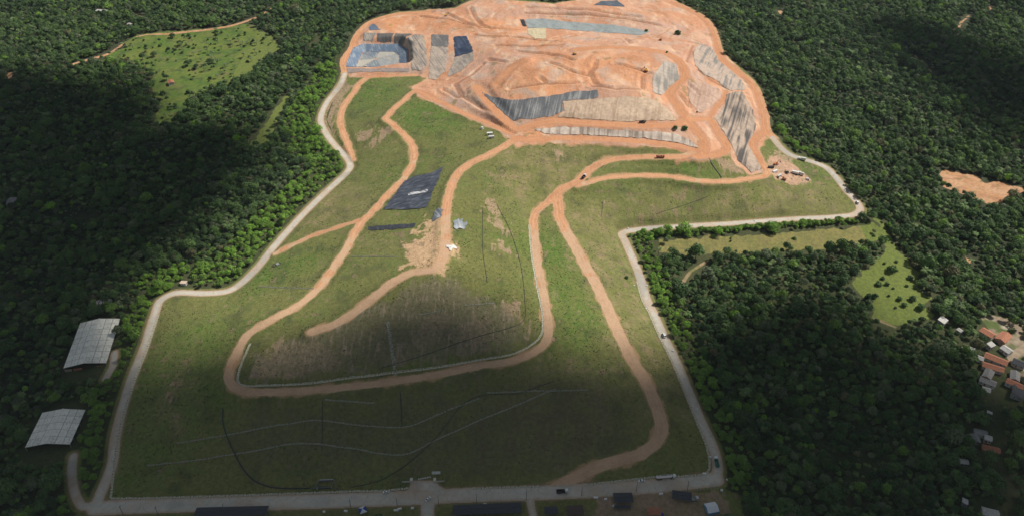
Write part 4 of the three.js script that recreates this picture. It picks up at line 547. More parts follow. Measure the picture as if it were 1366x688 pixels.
for (let z = -1500; z < -290; z += 4.7) for (let x = -1010; x < 1010; x += 4.7) {
  const px = x + (vr() - 0.5) * 5, pz = z + (vr() - 0.5) * 5, u = vr(), q = vr(), w = vr();
  const y0 = baseHeight(px, pz), f = inView(px, y0, pz, 45); if (!f || !forestAt(px, pz)) continue;
  const n = fbm(px / 60, pz / 60, 3), m = fbm(px / 22 + 50, pz / 22, 2); if (n + 0.5 * m < -0.75) continue;
  const side = inSite(px, pz) && roadside(px, pz) && px < 330;
  const kind = side ? 'roadside' : q < 0.08 + 0.22 * smooth(-0.05, 0.4, fbm(px / 45 + 80, pz / 45, 2)) ? 'palm' : 'broadleaf';
  let s = (0.5 + 0.62 * u * u + 0.1 * u) * (1 + 0.3 * n + 0.2 * m); s *= 0.92; if (vr() > 0.955) s *= 1.5; if (side) s *= 0.8;
  const mixT = (a, b, t) => a.map((v, i) => v + (b[i] - v) * t), T = TONES; let c = mixT(T.deep, T.mid, clamp(0.45 + 0.9 * n + 0.6 * m + 1.1 * (w - 0.5)));
  if (side) c = mixT(T.light, T.lime, (pz < -500 ? 0.35 : 0) + w * 0.6); else if (w > 0.985) c = T.lime; else if (w > 0.9) c = T.light; else if (w < 0.1) c = T.grey; else if (w < 0.115) c = T.brown;
  if (kind === 'palm') c = mixT(T.palm, T.mid, w);
  const v = 0.8 + 0.6 * vr(); trees.push({ x: px, z: pz, s, kind, f: f * s, c: c.map(k => k * v), a: vr() * 6.283, k: Math.floor(vr() * KINDS), seen: inView(px, y0, pz, -2) > 0, th: (0.85 + 0.35 * vr()) });
}
for (let k = 0; k < 105; k++) { // the close row of bright trees below the eastern arm of the road
  const t = k / 104, x = 122 + 222 * t + (vr() - 0.5) * 2, z = -641 - 22 * t + (vr() - 0.5) * 4, f = inView(x, 8, z, 0); if (fbm(x / 18, z / 18, 2) < -0.42) continue;
  const w = vr(); trees.push({ x, z, s: 0.42 + 0.26 * vr(), kind: 'roadside', f: f * 0.9, c: TONES.light.map((q, i) => q + (TONES.lime[i] - q) * w), a: vr() * 6.283, k: Math.floor(vr() * KINDS), seen: true, th: 0.85 });
}
console.log('trees', trees.length, trees.filter(t => t.kind === 'palm').length, trees.filter(t => t.kind === 'roadside').length);
const toneMats = {}; function toneMat(c) { const key = c.map(v => Math.round(v * 160)).join(); return toneMats[key] ??= leafy(lin(...c)); }
function plantTree(name, label, category, group, t) {
  const palm = t.kind === 'palm', g = thing(name, label, category, t.x, t.z, t.a, group, height(t.x, t.z) - 0.2); g.scale.set(t.s, t.s * t.th, t.s);
  mesh('trunk', palm ? PALMTRUNK : TRUNKS[t.k], barkMat, g); mesh('crown', palm ? PALMS[t.k % 2] : CROWNS[t.k], toneMat(t.c), g); return g;
}
const own = new Set();
for (const [kind, name, label, category, group, most] of [
  ['broadleaf', 'broadleaf_tree', 'dark green broadleaf tree in the closed forest nearest the camera', 'tree', 'nearest broadleaf trees of the forest', 300],
  ['roadside', 'roadside_tree', 'bright green leafy tree in the belt along the pale perimeter road', 'tree', 'bright trees lining the perimeter road', 300],
  ['palm', 'forest_palm', 'wild palm with star shaped fronds standing among the forest trees', 'palm tree', 'palms scattered in the forest', 150]])
  trees.filter(t => t.kind === kind && t.seen).sort((a, b) => b.f - a.f).slice(0, most).forEach(t => { own.add(t); plantTree(name, label, category, group, t); });
const rest = trees.filter(t => !own.has(t));
const forest = new THREE.Group(); forest.name = 'forest'; forest.userData = { kind: 'stuff', label: 'dense green tropical forest covering the hills around the landfill', category: 'forest' }; scene.add(forest);
{ const M = new THREE.Matrix4(), Q = new THREE.Quaternion(), UP = new THREE.Vector3(0, 1, 0), C = new THREE.Color();
  const lots = [...CROWNS.map((g, k) => [g, rest.filter(t => t.kind !== 'palm' && t.k === k)]), ...PALMS.map((g, k) => [g, rest.filter(t => t.kind === 'palm' && t.k % 2 === k)])];
  for (const [g, list] of lots) { if (!list.length) continue; const im = shade(new THREE.InstancedMesh(g, leafMat, list.length)); im.name = 'forest_crowns'; list.forEach((t, i) => { Q.setFromAxisAngle(UP, t.a); M.compose(new THREE.Vector3(t.x, height(t.x, t.z) - 0.3, t.z), Q, new THREE.Vector3(t.s, t.s * t.th, t.s)); im.setMatrixAt(i, M); im.setColorAt(i, C.setRGB(...t.c)); }); im.userData.kind = 'stuff'; forest.add(im); }
  // low weeds that roughen the grass cover
  const wg = crown(900, 9, 2, 0.5, 0.12, 0.26), W = []; const r = rng(31);
  for (let k = 0; k < 120000; k++) { const x = SX0 + r() * PMW, z = SZ0 + Math.pow(r(), 0.7) * PMH; const near = (z - SZ0) / PMH; if (field(fSite, x, z) > -2 || field(fAsphalt, x, z) < 1 || field(fDirt, x, z) < 1 || field(fEarth, x, z) < 1) continue; const n = fbm(x / 30, z / 30, 3) + 0.6 * mask('lush', x, z); if (n + (r() - 0.5) * 0.9 < 0.02) continue; W.push([x, z, 0.5 + 1.1 * r() * r(), r() * 6.28, r()]); }
  const im = shade(new THREE.InstancedMesh(wg, leafMat, W.length)); W.forEach(([x, z, s, a, c], i) => { Q.setFromAxisAngle(UP, a); M.compose(new THREE.Vector3(x, height(x, z), z), Q, new THREE.Vector3(s, s, s)); im.setMatrixAt(i, M); im.setColorAt(i, C.setRGB(0.07 + 0.06 * c, 0.11 + 0.04 * c, 0.022 + 0.01 * c)); });
  im.name = 'weeds'; im.userData = { kind: 'stuff', label: 'low green weeds scattered over the grass slopes', category: 'weeds' }; scene.add(im); console.log('weeds', W.length);
}
SPOTS.palm.forEach(([x, z], i) => plantTree('meadow_palm', 'slender palm on the sunlit meadow beside the winding dirt path', 'palm tree', 'palms dotted over the meadow', { x, z, s: 0.75 + 0.35 * vr(), kind: 'palm', k: i, a: vr() * 6, th: 0.8, c: TONES.palm }));
{ const r = rng(616), b = bounds(AREAS.meadow, 0); let n = 0; // more palms and shrubs in loose clumps on the meadow
  for (let k = 0; k < 4000 && n < 150; k++) { const x = b[0] + r() * (b[1] - b[0]), z = b[2] + r() * (b[3] - b[2]), cl = fbm(x / 28 + 12, z / 28, 2); if (polyDist(AREAS.meadow, x, z) > -3 || fPath(x, z) < 4 || cl < -0.02 || Math.hypot(x - SPOTS.house[0][0], z - SPOTS.house[0][1]) < 26) continue; n++;
    if (r() < 0.3) plantTree('meadow_palm', 'slender palm on the sunlit meadow beside the winding dirt path', 'palm tree', 'palms dotted over the meadow', { x, z, s: 0.6 + 0.4 * r(), kind: 'palm', k: n, a: r() * 6, th: 0.8, c: TONES.palm });
    else { const g = thing('meadow_shrub', 'low green shrub in the loose clumps on the sunlit meadow', 'shrub', x, z, r() * 6, 'shrubs on the meadow'), s = 0.8 + 1.2 * r() * r(); g.scale.set(s, s * (0.7 + 0.5 * r()), s); mesh('stem', cyl(0.05, 0.1, 0.9, 0, 0.45, 0, 6), barkMat, g); mesh('foliage', BUSH[n % 2], toneMat(r() > 0.5 ? TONES.mid : TONES.deep), g); } } }
SPOTS.mtree.forEach(([x, z], i) => plantTree('meadow_tree', 'round dark tree standing alone on the sunlit meadow', 'tree', 'single trees on the meadow', { x, z, s: 0.8 + 0.4 * vr(), kind: 'broadleaf', k: i % 6, a: vr() * 6, th: 0.9, c: TONES.deep }));
SPOTS.bush.forEach(([x, z], i) => { const q = i < 6, g = thing('bush', q ? 'small green bush growing on the bare red earthworks' : 'rounded green bush standing in a grassy clearing by the forest', 'bush', x, z, vr() * 6, q ? 'bushes on the earthworks' : 'bushes in the clearings'); const u = vr(), s = (q ? 1.1 : 1.2) * (0.6 + 1.9 * u * u); g.scale.set(s, s, s); mesh('stem', cyl(0.05, 0.1, 0.9, 0, 0.45, 0, 6), barkMat, g); mesh('foliage', BUSH[i % 2], toneMat(i % 3 ? TONES.mid : TONES.deep), g); });
{ // clods, rubble and litter left on the working face
  const r = rng(808), M = new THREE.Matrix4(), Q = new THREE.Quaternion(), E = new THREE.Euler(), C = new THREE.Color(), L = [], sg = new THREE.IcosahedronGeometry(0.5, 0); sg.scale(1, 0.6, 0.8);
  for (let k = 0; k < 26000; k++) { const x = SX0 + r() * PMW, z = SZ0 + r() * PMH * 0.62; if (field(fEarth, x, z) > -3 || field(fDirt, x, z) < 1) continue; const n = fbm(x / 28 + 15, z / 28, 3); if (n + 0.25 * r() < 0.22) continue; L.push([x, z, 0.4 + 1.3 * r() * r() * r(), r() * 6, r()]); }
  const im = shade(new THREE.InstancedMesh(sg, std(0xffffff, 1), L.length)); L.forEach(([x, z, s, a, c], i) => { Q.setFromEuler(E.set(a, a * 2, 0)); M.compose(new THREE.Vector3(x, height(x, z) + 0.1, z), Q, new THREE.Vector3(s, s, s)); im.setMatrixAt(i, M); im.setColorAt(i, c > 0.93 ? C.setRGB(0.6, 0.6, 0.58) : c > 0.85 ? C.setRGB(0.1, 0.1, 0.11) : C.setRGB(0.42 + 0.15 * c, 0.2 + 0.15 * c, 0.1 + 0.12 * c)); });
  im.name = 'rubble'; im.userData = { kind: 'stuff', label: 'loose clods and litter scattered over the bare earthworks', category: 'rubble' }; scene.add(im); console.log('rubble', L.length);
}
console.log('vegetation');
// ---------- geomembranes and covers laid on the slopes ----------
function drape(P, lift, wrinkle, uvf, wob = 0.8, fields) {
  const b = bounds(P, 4), x0 = SX0 + Math.floor((b[0] - SX0) / SS) * SS, z0 = SZ0 + Math.floor((b[2] - SZ0) / SS) * SS, w = Math.ceil((b[1] - x0) / SS) + 1, h = Math.ceil((b[3] - z0) / SS) + 1;
  const g = surfaces(x0, z0, SS, w, h, fields ?? [(x, z) => polyDist(P, x, z) + wob * (noise(x / 6, z / 6) + 0.5 * noise(x / 3.1, z / 3.1))], uvf)[0]; const p = g.attributes.position;
  for (let i = 0; i < p.count; i++) { const x = p.getX(i), z = p.getZ(i); p.setY(i, p.getY(i) + lift + wrinkle * (0.5 + noise(x / 3.7, z / 9) + 0.5 * noise(x / 2.1 + 7, z / 2.3))); }
  g.computeVertexNormals(); return g;
}
const STREAK = dataTex(512, 512, (u, v, c) => { const f = (x, y) => noise(x * 34, y * 1.7) + 0.7 * noise(x * 80 + 5, y * 3) + 0.5 * noise(x * 9 + 3, y * 5), k = smooth(0, 0.15, Math.min(u, v, 1 - u, 1 - v)), a = f(u, v), b = f((u + 0.5) % 1 + 3, (v + 0.5) % 1 + 8); const s = b + (a - b) * k; c[0] = c[1] = c[2] = clamp(0.5 + 0.5 * s); }, false);
const sd = STREAK.image.data;
function streakMat(base, streak, amount, rough, seed) { // sheet colour with run-off stains along the slope
  const r = rng(seed), o = Math.floor(r() * 512); const t = dataTex(256, 256, (u, v, c) => { const q = sd[((Math.floor(v * 512) % 512) * 512 + (Math.floor(u * 512) + o) % 512) * 4] / 255, m = smooth(0.5 - amount * 0.25, 0.95 - amount * 0.3, q) * Math.min(1, amount * 1.6), n = 0.88 + 0.24 * fbm(u * 30, v * 30, 2) + 0.1 * (grain() - 0.5); for (let i = 0; i < 3; i++) c[i] = (base[i] + (streak[i] - base[i]) * m) * n; });
  return std(0xffffff, rough, { map: t, side: THREE.DoubleSide });
}
const slopeUV = (tilt, s = 70) => (x, z) => [(x - z * tilt) / s, (z + x * tilt) / s];
[
  ['black_sheet', 'large black plastic sheet on the grass between the two dirt tracks', [0.045, 0.052, 0.075], [0.17, 0.19, 0.23], 0.55, 0.5, -2.6, 0.7],
  ['black_strip', 'narrow dark plastic strip lying below the large black sheet', [0.045, 0.05, 0.065], [0.1, 0.1, 0.1], 0.4, 0.6, 0.2, 0.3],
  ['grey_membrane', 'dark grey membrane with white run-off streaks on the main embankment', [0.13, 0.137, 0.147], [0.52, 0.5, 0.47], 0.36, 0.6, -0.2, 0.3],
  ['sand_slope', 'beige covered slope right of the dark grey membrane', [0.62, 0.46, 0.33], [0.42, 0.29, 0.2], 0.5, 0.95, -0.2, 0.5],
  ['bench_cover', 'pale ribbed cover sheet on the bank between two dirt roads', [0.66, 0.55, 0.46], [0.26, 0.2, 0.16], 0.5, 0.9, -0.1, 0.6],
  ['panel_a', 'square dark liner panel behind the pond, middle one', [0.14, 0.13, 0.125], [0.3, 0.26, 0.22], 0.3, 0.6, 0.1, 0.2],
  ['panel_b', 'dark liner panel behind the far corner of the pond', [0.15, 0.14, 0.13], [0.3, 0.26, 0.22], 0.3, 0.6, 0.1, 0.2],
  ['panel_c', 'faded streaky liner panel beside the pond track', [0.4, 0.35, 0.3], [0.14, 0.14, 0.14], 0.6, 0.8, 0.3, 0.3],
  ['panel_d', 'small blue grey tarp on the orange bank by the track bend', [0.14, 0.19, 0.27], [0.35, 0.38, 0.4], 0.3, 0.5, 0.3, 0.3],
  ['slope_a', 'beige liner slope with dark streaks next to the pond', [0.5, 0.4, 0.32], [0.17, 0.165, 0.16], 0.6, 0.85, 0.34, 0.4],
  ['slope_b', 'long beige liner slope between two dirt ribs, middle of three', [0.52, 0.42, 0.34], [0.25, 0.22, 0.2], 0.5, 0.85, 0.34, 0.4],
  ['slope_b2', 'dark grey liner at the head of the middle slope', [0.17, 0.165, 0.165], [0.36, 0.32, 0.28], 0.45, 0.7, 0.34, 0.3],
  ['navy', 'navy blue liner at the head of the third slope', [0.03, 0.045, 0.085], [0.09, 0.12, 0.19], 0.5, 0.4, 0.3, 0.3],
  ['slope_c', 'grey beige liner below the navy blue liner', [0.42, 0.35, 0.29], [0.22, 0.2, 0.19], 0.5, 0.85, 0.34, 0.4],
  ['far_floor', 'long pale blue grey liner on the floor of the far cell', [0.33, 0.37, 0.37], [0.22, 0.23, 0.22], 0.4, 0.6, 0.9, 0.2],
  ['far_beige', 'cream coloured sheet hanging below the far blue grey liner', [0.62, 0.52, 0.34], [0.4, 0.32, 0.2], 0.3, 0.9, 0.1, 0.3],
  ['far_dark', 'small black sheet at the end of the far liner', [0.03, 0.03, 0.035], [0.3, 0.3, 0.3], 0.3, 0.5, 0.1, 0.2],
  ['top_tarp', 'dark blue grey tarp at the very top of the earthworks', [0.08, 0.1, 0.135], [0.2, 0.22, 0.25], 0.4, 0.5, 0.4, 0.3],
  ['fan', 'fan shaped grey striped liner inside the winding road bend', [0.5, 0.42, 0.35], [0.24, 0.23, 0.21], 0.55, 0.85, -0.15, 0.4],
  ['streaked', 'weathered brown liner slope with black diagonal streaks above the yard', [0.47, 0.36, 0.28], [0.09, 0.08, 0.075], 0.7, 0.9, -0.36, 0.5],
  ['streak_up', 'worn pinkish liner slope below the far right track', [0.52, 0.4, 0.32], [0.2, 0.2, 0.19], 0.55, 0.9, -0.35, 0.5],
  ['streak_mid', 'faded pink covered slope beside the narrow side track', [0.56, 0.38, 0.29], [0.4, 0.25, 0.18], 0.5, 0.95, -0.3, 0.4],
  ['pond_front', 'grey strip of liner on the red dam of the pond', [0.36, 0.29, 0.26], [0.22, 0.2, 0.2], 0.5, 0.8, 0.9, 0.3],
  ['scrap_a', 'crumpled blue grey plastic scrap left of the ridge track', [0.14, 0.16, 0.2], [0.5, 0.52, 0.55], 0.55, 0.5, 0.4, 1.1],
  ['scrap_b', 'crumpled silver plastic scraps on the grass right of the ridge track', [0.25, 0.28, 0.31], [0.55, 0.57, 0.6], 0.55, 0.5, 0.2, 1.2],
  ['scrap_white', 'bright white plastic sheet beside the end of the ridge track', [0.78, 0.77, 0.74], [0.6, 0.58, 0.54], 0.3, 0.6, 0.2, 0.9],
  ['fold_white', 'white fold across the large black plastic sheet', [0.7, 0.7, 0.72], [0.1, 0.1, 0.12], 0.55, 0.5, 0.8, 0.8],
].forEach(([k, label, base, streak, amount, rough, tilt, wrinkle], i) => { const m = mesh(/scrap|fold/.test(k) ? 'plastic_scrap' : /slope|cover|streak|fan/.test(k) ? 'slope_cover' : 'liner_sheet', drape(LINERS[k], k === 'fold_white' ? 0.85 : 0.22, wrinkle, slopeUV(tilt, /streak|fan/.test(k) ? 150 : /slope|cover/.test(k) ? 110 : 80), /scrap/.test(k) ? 6 : 1.6), streakMat(base, streak, amount, rough, 50 + i), scene); tag(m, label, /scrap|fold/.test(k) ? 'plastic sheet' : 'liner'); });
{ // lined pond: sloping walls, floor panels meeting in the middle, seams
  const P = AREAS.pond_rim, c = P.reduce((s, p) => [s[0] + p[0] / P.length, s[1] + p[1] / P.length], [0, 0]), g = new THREE.Group(); g.name = 'lined_pond'; scene.add(g); tag(g, 'empty blue grey lined pond with pale sediment on its floor', 'pond');
  const uv = slopeUV(0.4, 50), IN = (x, z) => polyDist(P, x, z);
  mesh('wall_liner', drape(P, 0.2, 0.25, uv, 0, [(x, z) => Math.max(IN(x, z) - 1.2, -11 - IN(x, z))]), streakMat([0.14, 0.2, 0.29], [0.42, 0.46, 0.5], 0.45, 0.45, 7), g);
  const cols = [[0.3, 0.32, 0.33], [0.2, 0.235, 0.27], [0.5, 0.46, 0.38], [0.25, 0.28, 0.3], [0.17, 0.21, 0.26], [0.42, 0.4, 0.36], [0.31, 0.31, 0.3]], n = cols.length;
  for (let k = 0; k < n; k++) { const a0 = k / n * 6.283 + 0.3, a1 = (k + 1) / n * 6.283 + 0.3, wedge = (x, z) => { const dx = x - c[0], dz = z - c[1]; return Math.max(Math.sin(a0) * dx - Math.cos(a0) * dz, -Math.sin(a1) * dx + Math.cos(a1) * dz); };
    mesh('floor_panel', drape(P, 0.2, 0.12, uv, 0, [(x, z) => Math.max(IN(x, z) + 11.4, wedge(x, z) + 0.12)]), streakMat(cols[k], [0.52, 0.5, 0.44], 0.4, 0.7, 20 + k), g); }
  const wallM = std(lin(0.55, 0.52, 0.46), 0.9); for (const q of [0.3, 0.6]) mesh('outlet_box', bx(3.5, 1, 1.6, P[6][0] + (P[5][0] - P[6][0]) * q, 28.3, P[6][1] - 0.5), wallM, g);
}
console.log('liners');
// ---------- drains and pipes ----------
function sweep(L, prof, lift) { const s = smoothLine(L, 3), p = [], ix = [], u = [], n = prof.length; let run = 0;
  s.forEach(([x, z], i) => { const a = s[Math.max(0, i - 1)], b = s[Math.min(s.length - 1, i + 1)], l = Math.hypot(b[0] - a[0], b[1] - a[1]) || 1, nx = -(b[1] - a[1]) / l, nz = (b[0] - a[0]) / l; if (i) run += 3; prof.forEach(([o, y], k) => { p.push(x + nx * o, height(x + nx * o, z + nz * o) * 0.5 + height(x, z) * 0.5 + y + lift, z + nz * o); u.push(k / (n - 1), run / 12); }); if (i) for (let k = 0; k + 1 < n; k++) { const q = i * n + k; ix.push(q - n, q, q - n + 1, q - n + 1, q, q + 1); } });
  const g = geom(p, ix, u).toNonIndexed(); g.computeVertexNormals(); return g; }
const concreteTex = dataTex(128, 512, (u, v, c) => { const n = fbm(u * 3, v * 30, 4), m = smooth(-0.1, 0.3, fbm(u * 2 + 9, v * 16, 3)); c[0] = 0.46 * (1 + 0.4 * n); c[1] = 0.44 * (1 + 0.4 * n); c[2] = 0.385 * (1 + 0.4 * n); mix3(c, 0.1, 0.12, 0.05, m * 0.95); });
const channelMat = std(lin(0.75, 0.76, 0.7), 0.95, { map: concreteTex, side: THREE.DoubleSide }), kerbMat = std(lin(1.25, 1.2, 1.1), 0.95, { map: concreteTex, side: THREE.DoubleSide });
const chan = w => [[-w, -0.2], [-w, 0.28], [-w * 0.66, 0.28], [-w * 0.5, 0.06], [w * 0.5, 0.06], [w * 0.66, 0.28], [w, 0.28], [w, -0.2]];
const DRAINTEXT = { a: 'grey concrete channel hugging the inner edge of the looping dirt road', b: 'upper pale drainage line bending across the dark front slope', c: 'lower pale drainage line bending across the dark front slope', d: 'short pale drainage line just below the looping dirt road', e: 'short pale drain on the grass below the black sheets', f: 'pale drain on the grass between paved road and dirt loop', g: 'short pale kerb on the dark slope below the ridge track end', h: 'short pale drain on the slope left of the straight loop road', i: 'faint pale drain on the dark slope right of the loop', j: 'grey chute running straight down the dark slope inside the loop', k: 'white kerb channel along the inner edge of the western perimeter road', l: 'white kerb channel along the front road before the gate', m: 'white kerb channel along the front road after the gate', n: 'white kerb channel along the eastern perimeter road to the corner' };
for (const k in DRAINS) { const edge = 'klmn'.includes(k); tag(mesh('drainage_channel', sweep(DRAINS[k], chan(k === 'j' ? 1.3 : k === 'a' ? 0.9 : edge ? 0.75 : 0.55), 0), edge || k === 'a' ? kerbMat : channelMat, scene), DRAINTEXT[k], 'drain'); }
const PIPETEXT = { a: 'dark pipe curving down the dark grass to the front road', b: 'dark pipe running diagonally down to the concrete inlet by the road', c: 'short dark pipe down the front slope, right of two', d: 'short dark pipe down the front slope, left of two', e: 'long dark pipe circling the bare patches on the middle slope', f: 'thin dark pipe running beside the pink bare patches', g: 'black pipe on the grass below the red truck road', h: 'dark pipe down the streaked brown liner slope', i: 'short dark pipe on the grass right of the road fork', j: 'dark pipe slanting across the grass above the paved corner' };
const pipeMat = std(lin(0.035, 0.035, 0.038), 0.6);
for (const k in PIPES) { const s = smoothLine(PIPES[k], 5); tag(mesh('pipe', new THREE.TubeGeometry(new THREE.CatmullRomCurve3(s.map(([x, z]) => new THREE.Vector3(x, height(x, z) + 0.12, z))), s.length * 2, k === 'a' || k === 'g' ? 0.5 : 0.24, 6), pipeMat, scene), PIPETEXT[k], 'pipe'); }

// ---------- vehicles ----------
const glassM = std(lin(0.015, 0.018, 0.022), 0.12), tyreM = std(lin(0.02, 0.02, 0.02), 0.9), rimM = std(lin(0.4, 0.4, 0.4), 0.4, { metalness: 0.8 }), darkM = std(lin(0.04, 0.04, 0.045), 0.7), lampM = std(lin(0.75, 0.75, 0.7), 0.2), redM = std(lin(0.4, 0.02, 0.02), 0.3);
const paint = (r, g, b) => new THREE.MeshPhysicalMaterial({ color: lin(r, g, b), roughness: 0.45, clearcoat: 0.5 });
function wheels(g, xs, r, w, half) { for (const x of xs) for (const s of [-1, 1]) { const t = mesh('wheel', new THREE.CylinderGeometry(r, r, w, 14).rotateX(Math.PI / 2).translate(x, r, s * half), tyreM, g); mesh('rim', new THREE.CylinderGeometry(r * 0.55, r * 0.55, 0.03, 10).rotateX(Math.PI / 2).translate(x, r, s * (half + w / 2 + 0.01)), rimM, t); } }
function extr(pts, w, bev = 0.06) { const s = new THREE.Shape(pts.map(p => new THREE.Vector2(...p))); return new THREE.ExtrudeGeometry(s, { depth: w - 2 * bev, bevelEnabled: true, bevelThickness: bev, bevelSize: bev, bevelSegments: 2 }).translate(0, 0, -w / 2 + bev); }
function car(label, [x, z], turn, m, van = false) { const g = thing(van ? 'van' : 'car', label, van ? 'van' : 'car', x, z, turn);
  mesh('body', extr([[-2.1, 0.35], [2.1, 0.35], [2.15, 0.75], [1.9, 0.92], [-2.0, 0.98], [-2.15, 0.8]], 1.76), m, g);
  const cab = van ? [[-2.0, 0.97], [1.5, 0.93], [0.9, 1.75], [-1.9, 1.8]] : [[-1.6, 0.97], [1.2, 0.93], [0.5, 1.42], [-1.1, 1.44]];
  const gl = mesh('cabin', extr(cab, 1.52, 0.05), glassM, g); const top = van ? [-0.5, 2.7, 1.83] : [-0.3, 1.5, 1.47]; mesh('roof', rb(top[1], 0.06, 1.4, top[0], top[2], 0, 0.03), m, gl);
  wheels(g, [-1.3, 1.35], 0.33, 0.22, 0.78); for (const s of [-1, 1]) { mesh('headlight', rb(0.08, 0.16, 0.36, 2.14, 0.72, s * 0.6, 0.03), lampM, g); mesh('tail_light', rb(0.06, 0.18, 0.3, -2.14, 0.76, s * 0.65, 0.03), redM, g); } return g; }
function truck(label, [x, z], turn, cabM, bedM, len = 8, kind = 'dump', category = 'truck') { const g = thing(kind === 'tank' ? 'tank_truck' : 'truck', label, category, x, z, turn), h = len / 2;
  mesh('chassis', bx(len, 0.3, 1.0, 0, 0.85, 0), darkM, g);
  const c = mesh('cab', rb(1.9, 2.1, 2.4, h - 0.95, 1.95, 0, 0.18), cabM, g); mesh('windscreen', rb(0.08, 0.85, 2.0, h - 0.01, 2.4, 0, 0.03), glassM, c); for (const s of [-1, 1]) { mesh('side_window', rb(0.9, 0.7, 0.06, h - 0.8, 2.4, s * 1.2, 0.02), glassM, c); mesh('headlight', rb(0.06, 0.2, 0.4, h + 0.01, 1.2, s * 0.85, 0.02), lampM, g); }
  const L = len - 2.4, cx = -h + L / 2;
  if (kind === 'tank') { mesh('tank', new THREE.CapsuleGeometry(1.2, L - 2.2, 6, 18).rotateZ(Math.PI / 2).translate(cx, 2.35, 0), bedM, g); mesh('walkway', bx(L - 2, 0.08, 0.5, cx, 3.58, 0), darkM, g); for (const q of [-0.25, 0.25]) mesh('hatch', cyl(0.3, 0.3, 0.2, cx + q * L, 3.65, 0, 12), bedM, g); }
  else if (kind === 'box') mesh('cargo_box', rb(L, 2.3, 2.4, cx, 2.2, 0, 0.06), bedM, g);
  else { mesh('bed', merge([bx(L, 0.15, 2.4, cx, 1.15, 0), bx(L, 1.2, 0.1, cx, 1.8, 1.18), bx(L, 1.2, 0.1, cx, 1.8, -1.18), bx(0.1, 1.5, 2.3, cx + L / 2, 1.95, 0), bx(0.1, 1.1, 2.3, cx - L / 2, 1.75, 0)]), bedM, g); if (kind === 'dump') mesh('load', new THREE.SphereGeometry(1, 10, 6, 0, 6.283, 0, 1.57).scale(L / 2 - 0.15, 0.75, 1.1).translate(cx, 1.6, 0), std(lin(0.3, 0.17, 0.1), 1), g); }
  const ax = [h - 1.3, -h + 1.1, -h + 2.4]; if (len > 11) ax.push(h - 3.2, -h + 3.7); wheels(g, ax, 0.5, 0.35, 1.0); return g; }
function excavator(label, [x, z], turn, m) { const g = thing('excavator', label, 'excavator', x, z, turn); for (const s of [-1, 1]) mesh('track', rb(4.2, 0.85, 0.6, 0, 0.43, s * 1.15, 0.3), darkM, g);
  const b = mesh('house', rb(3.4, 1.3, 2.5, -0.5, 1.65, 0, 0.15), m, g); const c = mesh('cab', rb(1.5, 1.6, 1.0, 0.9, 2.5, 0.75, 0.12), m, g); mesh('window', rb(1.1, 0.9, 1.04, 1.0, 2.7, 0.75, 0.05), glassM, c);
  const boom = rb(5.2, 0.55, 0.45, 2.4, 0, 0, 0.1).rotateZ(0.7).translate(0.6, 1.9, -0.2), arm = rb(3.2, 0.4, 0.35, 1.5, 0, 0, 0.08).rotateZ(-1.1).translate(4.5, 5.1, -0.2); mesh('boom', boom, m, g); mesh('arm', arm, m, g); mesh('bucket', extr([[0, 0], [0.9, 0.1], [0.9, -0.5], [0.3, -1.0], [-0.2, -0.7]], 1.1).translate(5.5, 2.6, -0.2), darkM, g); return g; }
function dozer(label, [x, z], turn, m) { const g = thing('bulldozer', label, 'bulldozer', x, z, turn); for (const s of [-1, 1]) mesh('track', rb(3.6, 1.1, 0.6, 0, 0.55, s * 1.1, 0.4), darkM, g); mesh('engine_hood', rb(2.0, 1.1, 1.2, 0.8, 1.55, 0, 0.12), m, g); const c = mesh('cab', rb(1.5, 1.7, 1.5, -0.9, 2.2, 0, 0.12), m, g); mesh('window', rb(1.54, 0.8, 1.54, -0.9, 2.5, 0, 0.04), glassM, c); mesh('blade', extr([[2.2, 0.1], [2.5, 0], [2.35, 0.6], [2.6, 1.3], [2.3, 1.2], [2.15, 0.6]], 3.4, 0.03), m, g); return g; }
const W = paint(0.78, 0.78, 0.76), WG = paint(0.62, 0.62, 0.6), RED = paint(0.42, 0.06, 0.03), GREEN = paint(0.03, 0.16, 0.1), YEL = paint(0.62, 0.33, 0.03), ORA = paint(0.5, 0.13, 0.03), SIL = paint(0.5, 0.5, 0.48);
const S1 = k => SPOTS[k][0], on = (k, r, flip = 0) => tangent(ROADS[r][1], ...S1(k)) + flip;
car('white van driving along the eastern perimeter road', S1('van'), on('van', 'right_road'), W, true).scale.setScalar(1.3);
truck('green truck with a white cab near the front corner of the road', S1('truckgreen'), on('truckgreen', 'right_road') , W, GREEN, 8.5, 'open');
truck('long silver tanker truck on the front road near the corner', S1('tanker'), on('tanker', 'front_road'), W, paint(0.72, 0.7, 0.66), 14, 'tank');
car('white car following the tanker on the front road', S1('carfrontright'), on('carfrontright', 'front_road', Math.PI), W);
truck('flatbed truck with a white cab below the dirt road mouth', S1('truckfront'), on('truckfront', 'front_road'), W, darkM, 8, 'open');
car('white car turning at the junction below the gate', S1('carcross'), 0.9, W);
car('white car on the front road left of the gate', S1('carfront'), on('carfront', 'front_road', Math.PI), W);
truck('red dump truck on the dirt road across the upper slope', S1('redtruck'), on('redtruck', 'upper_road'), RED, RED, 8.5, 'dump');
truck('small white and dark truck at the fork of the dirt roads', S1('smalltruck'), on('smalltruck', 'upper_road'), W, darkM, 6.5, 'open');
excavator('orange excavator at the upper end of the machine yard', S1('yardexcavator'), 0.4, ORA);
dozer('dark bulldozer in the middle of the machine yard', S1('yarddozer'), 2.2, paint(0.08, 0.07, 0.06));
truck('white box truck parked in the machine yard', S1('yardtrucka'), -0.5, W, W, 7, 'box'); truck('pale grey box truck beside the white one in the yard', S1('yardtruckb'), -0.5, WG, WG, 7, 'box');
